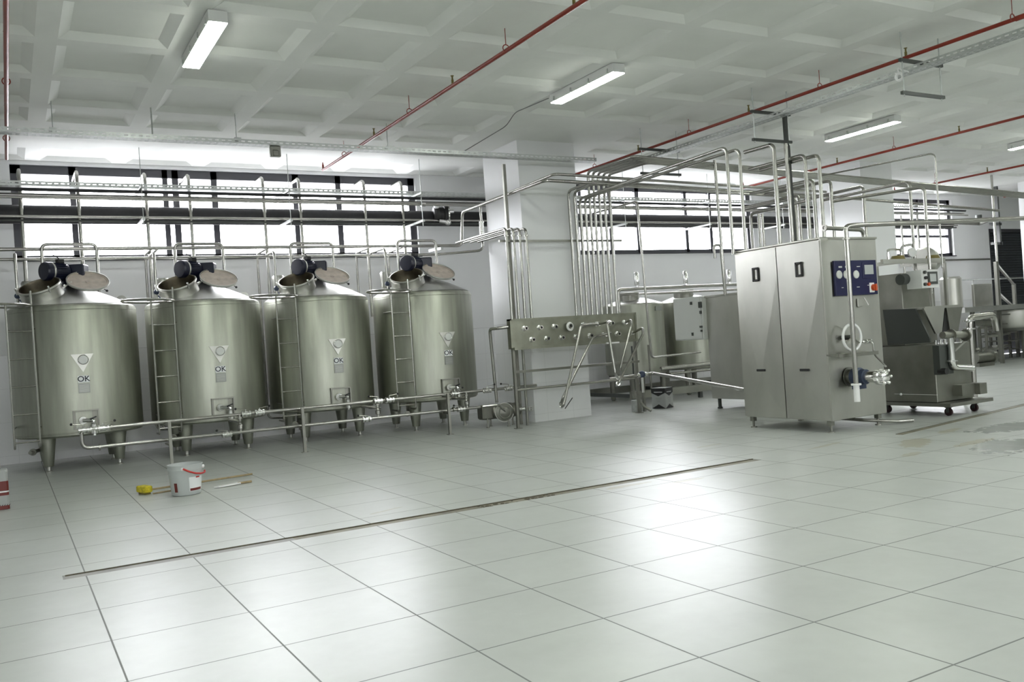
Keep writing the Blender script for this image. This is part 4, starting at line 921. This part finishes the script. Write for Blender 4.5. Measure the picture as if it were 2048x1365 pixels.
yz([(1891, 616), (1899, 655), (1899, 666), (1885, 666)], 8.83, .03, 'hopper_gap', 'black')
yz([(1893, 616), (1925, 614), (1916, 666), (1901, 666)], 8.80, .03, 'hopper_front', 'dsteel')
m = MB(); a = at(1845, 600, y=9.1); b = at(1890, 616, y=9.1); m.box((12.45, 8.82, 1.66), (b.x, 9.25, 1.70)); m.build('hopper_rim', 'steel', mm)
m = MB(); a = at(1885, 671, y=8.5); b = at(1937, 670, y=8.5); m.tube([a, b], .055, 14); clampring(m, at(1903, 671, y=8.5), ux, .06); clampring(m, at(1931, 671, y=8.5), ux, .06); m.build('cross_pipe', 'dsteel', mm)
m = MB(); a = at(1901, 676, y=8.5); b = at(1905, 735, y=8.5); c = at(1945, 737, y=8.5); m.tube([a, b, c], .05, 14, .09); clampring(m, at(1904, 722, y=8.5), uz, .055); m.build('down_pipe', 'bright', mm)
m = MB(); m.bar(at(1908, 703, y=8.55), at(1936, 677, y=8.55), .03); m.build('strut', 'steel', mm)
m = MB(); a = at(1868, 692, y=8.63); b = at(1898, 747, y=8.63); m.box((a.x, 8.55, b.z), (b.x, 8.66, a.z)); m.build('pump_chamber', 'dark', mm)
m = MB(); q = at(1890, 743, y=8.5); m.cyl(q+V((0, .1, 0)), q-V((0, .03, 0)), .05, n=14); m.build('outlet', 'black', mm)
m = MB(); a = at(1945, 767, y=8.55); m.box((a.x-.35, 8.5, a.z-.17), (a.x+.02, 8.9, a.z)); m.box((a.x-.02, 8.42, a.z-.17), (a.x+.16, 8.75, a.z)); m.build('drip_box', 'dsteel', mm)
for k, px in enumerate((1832, 1845, 1855)):
    q = at(px, 683, y=8.72); m = MB(); m.cyl((12.5+.11*k, 8.70, 1.10), (12.5+.11*k, 8.70, 1.17), .022, n=10); m.build('knob', 'bright', mm)
m = MB(); m.box((12.36, 8.645, .33), (12.37, 9.4, .335)); m.sphere((12.36, 9.28, .33), .02, 8, 6); m.build('side_bolt', 'white', mm)
# frame over the machine
m = MB(); a = at(1772, 524, y=9.05); b = at(1888, 521, y=9.05); m.bar(a+V((-.1, 0, 0)), b, .05, .075); m.bar(b, b+V((0, .8, 0)), .05, .06); m.bar(b-V((1.0, 0, 0)), b+V((-1.0, .8, 0)), .05, .06); m.build('top_frame', 'steel', mm)
m = MB(); m.bar(b-V((0, 0, .04)), V((b.x, b.y, 1.1)), .045); m.bar(b+V((-.7, .75, 0)), V((b.x-.7, 9.8, 2.2)), .045); m.build('upright', 'steel', mm)
m = MB(); q = at(1848, 522, y=9.7); q2 = at(1902, 528, y=9.7); m.lathe([(0, 0), (.20, 0), (.25, .06), (.22, .18), (.10, .40), (.03, .46), (0, .47)], q+V((-.05, 0, 0)), (1, 0, -.06), 32); m.build('cone_hood', 'steel', mm)
for px, py in ((1795, 511), (1865, 515)):
    q = at(px, py, y=9.2); m = MB(); m.cyl(V((q.x, q.y, b.z+.03)), V((q.x, q.y, b.z+.10)), .12, .09, 20); m.build('filler_cap', 'ochre', mm)
m = MB(); a = at(1775, 500, y=9.5); m.tube([V((a.x, 9.5, b.z)), a, at(1801, 499, y=9.5), V((at(1801, 499, y=9.5).x, 9.5, b.z))], .02, 8, .05); a = at(1802, 493, y=9.6); m.tube([V((a.x, 9.6, b.z)), a, at(1826, 489, y=9.6), V((at(1826, 489, y=9.6).x, 9.6, b.z))], .025, 8, .08); m.build('top_pipework', 'bright', mm)
m = MB(); q = at(1824, 505, y=9.4); m.lathe([(0, -.02), (.075, -.02), (.08, 0), (.075, .02), (0, .02)], q, (-.4, -1, 0), 20); m.cyl(q, V((q.x, q.y, b.z)), .012, n=8); m.build('pressure_gauge', 'gauge', mm)
m = MB(); q = at(1800, 560, y=9.0); m.cyl(q, q+V((.45, 0, .02)), .085, n=18); m.build('side_motor', 'dark', mm)
# operating box on the frame
a = at(1842, 540, y=8.72); b2 = at(1878, 575, y=8.72)
m = MB(); m.box((a.x, 8.72, b2.z), (b2.x, 8.98, a.z)); m.build('operating_box', 'whitemetal', mm)
ob = mm.children[-1] if False else [o for o in kids(mm) if o.name.startswith('operating_box')][0]
m = MB(); q0 = at(1855, 544, y=8.715); q1 = at(1875, 568, y=8.715); m.box((q0.x, 8.705, q1.z), (q1.x, 8.722, q0.z)); m.build('screen_bezel', 'dark', ob)
m = MB(); q0 = at(1860, 548, y=8.70); q1 = at(1873, 563, y=8.70); m.box((q0.x, 8.70, q1.z), (q1.x, 8.707, q0.z)); m.build('screen', 'screen', ob)
for px, py, mt in ((1848, 545, 'dark'), (1850, 556, 'black'), (1849, 569, 'dark'), (1856, 569, 'orange')):
    q = at(px, py, y=8.715); m = MB(); m.cyl(q, q-V((0, .03, 0)), .026, n=12); m.build('button', mt, ob)
m = MB(); q = at(1860, 577, y=8.85); m.bar(q, V((q.x+.02, 8.85, 1.68)), .04); m.build('box_stand', 'steel', ob)
# tall bent pipe beside it
q = at(1938, 636, y=9.3)
t = thing('pipe_stand', 'tall steel pipe with valves standing right of the wheeled machine, bent over at the top', 'pipe', (q.x, 9.3, 0))
m = MB(); m.tube([(q.x, 9.3, 0.0), (q.x, 9.3, q.z), at(1988, 630, y=9.3), at(1993, 662, y=9.3)], .055, 14, .12); m.build('bent_pipe', 'pipe', t)
for z in (1.28, 1.42): 
    m = MB(); clampring(m, V((q.x, 9.3, z)), uz, .07); m.sphere((q.x-.1, 9.25, z), .03, 8, 6); m.cyl((q.x, 9.3, z), (q.x-.1, 9.25, z), .012, n=8); m.build('clamp', 'bright', t)
m = MB(); m.cyl((q.x-.13, 9.4, .0), (q.x-.13, 9.4, 1.25), .03, n=10); m.build('side_pipe', 'dsteel', t)

# ------------------------------------------------------------------ raised platform at the far right
pf = thing('work_platform', 'raised steel work platform with stairs and handrail at the far right', 'platform', (25.5, 15.8, 0))
zd = 1.68
m = MB(); m.box((22.9, 15.0, zd-.14), (27.6, 17.2, zd)); m.box((27.6, 16.3, zd-.14), (31, 17.2, zd)); m.build('deck', 'dome', pf)
def bpt(px, py): p = at(px, py, z=0); return V((p.x, p.y, 0))
pa, pb = bpt(2005, 727), bpt(2037, 714)
m = MB(); m.bar(pa, V((pa.x, pa.y, 2.95)), .09); m.build('stair_post', 'dsteel', pf)
m = MB(); m.bar(pb, V((pb.x, pb.y, 2.35)), .09); m.build('stair_post', 'dsteel', pf)
for h0, h1 in ((2.90, 2.33), (2.05, 1.55)):
    m = MB(); m.bar(V((pa.x, pa.y, h0)), V((pb.x, pb.y, h1)), .06); m.build('handrail', 'steel', pf)
for k in range(5):
    z = .28*(k+1); f_ = 1-(k+.5)/5; c = pa.lerp(pb, f_*.9); m = MB(); m.obox(c+V((.3, .5, z)), (.25, .45, .015)); m.build('stair_tread', 'dsteel', pf)
for px, py in ((1950, 733), (1912, 735)):
    p = bpt(px, py); m = MB(); m.bar(p, V((p.x, p.y, zd-.13)), .06); m.build('leg', 'dsteel', pf)
for x, y in ((26.5, 17.1), (30.5, 16.4), (30.5, 17.1)):
    m = MB(); m.bar(V((x, y, 0)), V((x, y, zd-.13)), .07); m.build('leg', 'dsteel', pf)
m = MB(); m.bar(V((23.0, 17.1, 2.55)), V((30.8, 17.1, 2.55)), .045); m.bar(V((23.0, 17.1, zd)), V((23.0, 17.1, 2.55)), .045); m.bar(V((26.6, 17.1, zd)), V((26.6, 17.1, 2.55)), .045); m.build('guard_rail', 'galv', pf)
# frame table below
tb = thing('frame_table', 'open steel frame trestle on the floor under the raised platform', 'table', bpt(1963, 727))
p0, p1, p2, p3 = bpt(1963, 727), bpt(2001, 724), bpt(1984, 718), bpt(2022, 716)
for p in (p0, p1, p2, p3):
    m = MB(); m.bar(p, V((p.x, p.y, 1.05)), .07); m.build('leg', 'dsteel', tb)
for z in (.12, .40, .78, 1.05):
    for a, b in ((p0, p1), (p2, p3), (p0, p2), (p1, p3)):
        if z == .12 and (a, b) != (p0, p1): continue
        m = MB(); m.bar(V((a.x, a.y, z)), V((b.x, b.y, z)), .06); m.build('rail', 'dsteel', tb)
c = at(2004, 640, y=16.6)
vt = thing('round_vat', 'round steel vat hanging below the raised platform at the far right', 'vat', (c.x, 16.4, 0))
m = MB(); m.lathe([(0, .86), (.5, .88), (.76, .98), (.80, 1.06), (.80, 1.52), (.77, 1.52)], (c.x-.4, 16.1, 0), n=40); m.build('bowl', 'steel', vt)
for sx in (-1, 1):
    m = MB(); m.bar(V((c.x-.4+sx*.6, 16.1, 0)), V((c.x-.4+sx*.6, 16.1, 1.0)), .06); m.build('leg', 'dsteel', vt)
m = MB(); q = at(1958, 645, y=15.4); m.cyl(q, q+V((.5, 0, -.06)), .12, .10, 18); m.cyl(q+V((.5, 0, -.06)), q+V((.68, 0, -.08)), .15, n=18); m.bar(V((q.x+.3, q.y, 0)), V((q.x+.3, q.y, q.z-.1)), .06); tag(m.build('agitator_drive', 'dsteel'), 'sideways motor under the platform, left of the round vat', 'motor')
m = MB(); q = at(1955, 692, y=15.2); m.cyl(V((q.x-.2, 15.2, .25)), V((q.x+.5, 15.2, .25)), .16, n=18); m.box((q.x-.2, 15.05, 0), (q.x+.5, 15.35, .1)); m.cyl(V((q.x+.5, 15.2, .25)), V((q.x+.62, 15.2, .25)), .22, n=20); m.sphere((q.x, 15.2, .48), .06, 8, 6); tag(m.build('floor_pump', 'dsteel'), 'squat pump on the floor below the platform, beside the frame trestle', 'pump')
a, b = at(1954, 568, y=16), at(1991, 565, y=16)
m = MB(); m.obox(((a.x+b.x)/2, 16.15, (a.z+zd)/2), ((b.x-a.x)/2, .04, (a.z-zd)/2), ch=.015); tag(m.build('deck_cabinet', 'dsteel'), 'square grey metal cabinet standing on the raised platform', 'cabinet')
a, b = at(1888, 555, y=16.4), at(1913, 555, y=16.4); R_ = (b.x-a.x)/2
m = MB(); m.lathe([(0, 0), (R_, 0), (R_, a.z-zd-.06), (R_-.05, a.z-zd), (0, a.z-zd)], ((a.x+b.x)/2, 16.4, zd), n=32); tag(m.build('deck_drum', 'steel'), 'pale steel drum at the left end of the raised platform', 'drum')
q = at(1988, 430, y=15.4); b = at(1994, 545, y=15.4)
pipe('platform_pipe', 'bright vertical pipe from the ceiling down to the platform beside the stair post', [V((q.x, 15.4, ZC)), V((q.x, 15.4, zd))], .035)
pipe('platform_pipe', 'long thin pipe along the back wall behind the platform', [V((21.0, 18.24, 3.30)), V((29.4, 18.24, 3.30))], .03)
for k, px in enumerate((1787, 1803, 1835)):
    q = at(px, 450, y=17.0); pipe('window_pipe', 'thin pipe standing before the far right window, %s from left' % ORD[k], [V((q.x, 17.0, 4.55)), V((q.x, 17.0, 1.2))], .03, group='thin pipes before the far right window')
q = at(1985, 468, y=16.8)
m = MB(); m.box((q.x-.05, 16.75, q.z-.35), (q.x+.45, 16.85, q.z-.27)); m.box((q.x-.05, 16.75, q.z+.27), (q.x+.45, 16.85, q.z+.35)); m.box((q.x+.3, 16.75, q.z-.35), (q.x+.38, 16.85, ZC)); tag(m.build('wall_bracket', 'dark'), 'dark steel bracket hanging beside the louvred door', 'bracket')
pipe('fitting_pipe', 'horizontal pipe with an upright fitting, right of the far right window', [at(1850, 443, y=17.3), at(1960, 448, y=17.3), at(1980, 440, y=16.5)], .05, mat_='dsteel')
m = MB(); q = at(1958, 449, y=17.3); m.cyl(q, q+V((0, 0, .25)), .07, n=14); m.cyl(q+V((0, 0, .2)), q+V((0, 0, .3)), .1, n=14); tag(m.build('pipe_fitting', 'dark'), 'dark upright fitting on the pipe right of the far right window', 'fitting')

# ------------------------------------------------------------------ things left on the floor
# bucket
bx, by = 1.815, 11.46
bk = thing('paint_bucket', 'white plastic bucket with a red handle standing on the floor before the tanks', 'bucket', (bx, by, 0))
m = MB(); m.lathe([(0, .004), (.165, .004), (.17, .012), (.197, .30), (.205, .302), (.205, .32), (.2, .322), (.202, .36), (.21, .362), (.21, .372), (.196, .372), (.19, .30), (.163, .02), (0, .02)], (bx, by, 0), n=40); m.build('tub', 'bucket', bk)
def onb(a, z, e=.004):
    r = .17+(.197-.17)*z/.3+e; return V((bx+r*math.sin(a), by-r*math.cos(a), z))
def patch(name, a0, a1, z0, z1, mt, par, e=.003, n=8):
    m = MB(); vs = []; fs = []
    for i in range(n+1):
        a = a0+(a1-a0)*i/n; vs += [onb(a, z0, e), onb(a, z1, e)]
    fs = [(2*i, 2*i+2, 2*i+3, 2*i+1) for i in range(n)]
    m.add(vs, fs); return m.build(name, mt, par)
tub = kids(bk)[0]
lb = patch('paper_label', .05, 1.15, .05, .22, 'label', tub)
patch('label_stripe', .1, 1.0, .055, .085, 'canred', tub, .005)
patch('label_stripe', -.95, -.72, .05, .16, 'canred', tub, .005)
patch('label_print', .5, .8, .205, .222, 'redplastic', tub, .005)
m = MB(); aa = [(-.25, .335), (.0, .30), (.35, .265), (.75, .25), (1.1, .255), (1.2, .27)]
m.tube([onb(a, z, .035+(.01 if 0 < i < 5 else 0)) for i, (a, z) in enumerate(aa)], .011, 8, .03); m.build('handle', 'redplastic', bk)
m = MB()
for a in (-.3, 1.25):
    q = onb(a, .325, .01); m.sphere(q, .022, 8, 6)
m.build('handle_lug', 'white', bk)
# long handled brush
br = thing('floor_brush', 'yellow headed brush with a long wooden handle lying on the floor behind the bucket', 'brush', (1.42, 12.0, 0))
hb, he = V((1.45, 11.97, .045)), V((2.83, 12.40, .02)); d = (he-hb).normalized(); sd = V((-d.y, d.x, 0))
m = MB(); m.obox(V((1.40, 11.96, .065)), (.06, .105, .04), (d, sd, V((0, 0, 1))), ch=.012); hd = m.build('brush_block', 'yellow', br)
m = MB()
for i in range(9):
    for j in range(4):
        p = V((1.40, 11.96, .0))+sd*(-.085+.021*i)+d*(-.03+.02*j); m.cyl(p+V((0, 0, .001)), p+V((0, 0, .035)), .009, n=6)
m.build('bristles', 'ochre', hd)['kind'] = 'stuff'
m = MB(); m.tube([hb, he], .013, 10); m.build('handle', 'wood', br)
st = MB(); st.tube([(1.48, 11.82, .012), (1.95, 11.93, .012)], .010, 8); tag(st.build('thin_stick', 'wood'), 'short thin stick on the floor between the yellow brush and the bucket', 'stick')
# scraper
sc_ = thing('paint_scraper', 'wide pale scraper with a short wooden handle lying right of the bucket', 'scraper', (2.4, 11.66, 0))
p, q = V((2.17, 11.62, .006)), V((2.50, 11.68, .012)); d = (q-p).normalized(); sd = V((-d.y, d.x, 0))
m = MB(); m.prism([p+sd*.0-V((0, 0, 0)), p+d*.05-sd*.045, q-sd*.05, q+sd*.04, p+d*.08+sd*.03], (0, 0, .014)); m.build('blade', 'white', sc_)
m = MB(); m.tube([q-d*.02+V((0, 0, .006)), V((2.66, 11.715, .014))], .014, 8); m.build('handle', 'wood', sc_)
# red tin at the left edge
tn = thing('paint_tin', 'square red and white tin on the floor at the left edge of the picture', 'tin', (-.21, 12.38, 0))
def band(z0, z1, e=0): 
    m = MB(); m.obox((-.215, 12.39, (z0+z1)/2), (.15+e, .15+e, (z1-z0)/2), ch=0); return m
m = MB(); m.obox((-.215, 12.39, .235), (.148, .148, .235), ch=.02); tbod = m.build('tin_body', 'can', tn)
def ring_band(name, z0, z1, mt):
    m = MB(); e = .1495; cpts = []
    r = .02
    for sx, sy in ((-1, -1), (1, -1), (1, 1), (-1, 1)):
        cpts += [V((-.215+sx*e, 12.39+sy*(e-r), 0)), V((-.215+sx*(e-r), 12.39+sy*e, 0))] if sx*sy > 0 else [V((-.215+sx*(e-r), 12.39+sy*e, 0)), V((-.215+sx*e, 12.39+sy*(e-r), 0))]
    n = 8; vs = [p+V((0, 0, z0)) for p in cpts]+[p+V((0, 0, z1)) for p in cpts]
    m.add(vs, [(i, (i+1) % n, n+(i+1) % n, n+i) for i in range(n)]); return m.build(name, mt, tbod)
ring_band('red_band', .225, .34, 'canred'); ring_band('dark_band', .17, .205, 'canred'); ring_band('base_band', .0+.004, .05, 'canred')
ring_band('white_line', .207, .222, 'white')
m = MB(); m.torus((-.215, 12.39, .472), (0, 0, 1), .09, .008, 24, 6); m.build('lid_ring', 'galv', tn)
for k in range(12):
    m = MB(); x = -.35+.025*k; m.prism([(x, 12.2385, .05), (x+.012, 12.2385, .05), (x+.018, 12.2385, .07)], (0, -.001, 0)); m.build('saw_tooth_mark', 'canblack', tbod)
# printed tin by the rear cabinet
cx, cy = 11.77, 14.52; d1 = V((.30, -.95, 0)).normalized(); d1 = V((.32, -.93, 0)).normalized(); d2 = V((-d1.y, d1.x, 0))
w1, w2, hh = .165, .15, .425
t = thing('printed_tin', 'square white and black printed tin on the floor near the shiny low pipe', 'tin', (cx, cy, 0))
m = MB(); m.obox((cx, cy, hh/2), (w1, w2, hh/2), (d1, d2, V((0, 0, 1))), ch=.008); tb2 = m.build('tin_body', 'can', t)
def fpoly(o_, u_, half, pts, name, mt):
    n_ = u_.cross(V((0, 0, 1))).normalized(); c_ = V((cx, cy, 0)); 
    m = MB(); m.prism([c_+o_+u_*half*x+V((0, 0, z)) for x, z in pts], o_.normalized()*.0015); return m.build(name, mt, tb2)
for o_, u_, half in ((-d2*(w2+.0005), d1, w1), (d1*(w1+.0005), d2, w2)):
    fpoly(o_, u_, half, [(-1, hh-.004), (1, hh-.004), (1, hh-.10), (0, hh-.17), (-1, hh-.10)], 'top_print', 'canblack')
    fpoly(o_, u_, half, [(-1, .004), (1, .004), (.0, .09)], 'base_print', 'canblack')
    fpoly(o_, u_, half, [(-.6, hh-.095), (.6, hh-.095), (.6, hh-.075), (-.6, hh-.075)], 'print_line', 'label')
    for k in range(3): fpoly(o_, u_, half, [(-.45+.1*k, .21-.035*k), (.45-.1*k, .21-.035*k), (.45-.1*k, .22-.035*k), (-.45+.1*k, .22-.035*k)], 'print_line', 'plate')
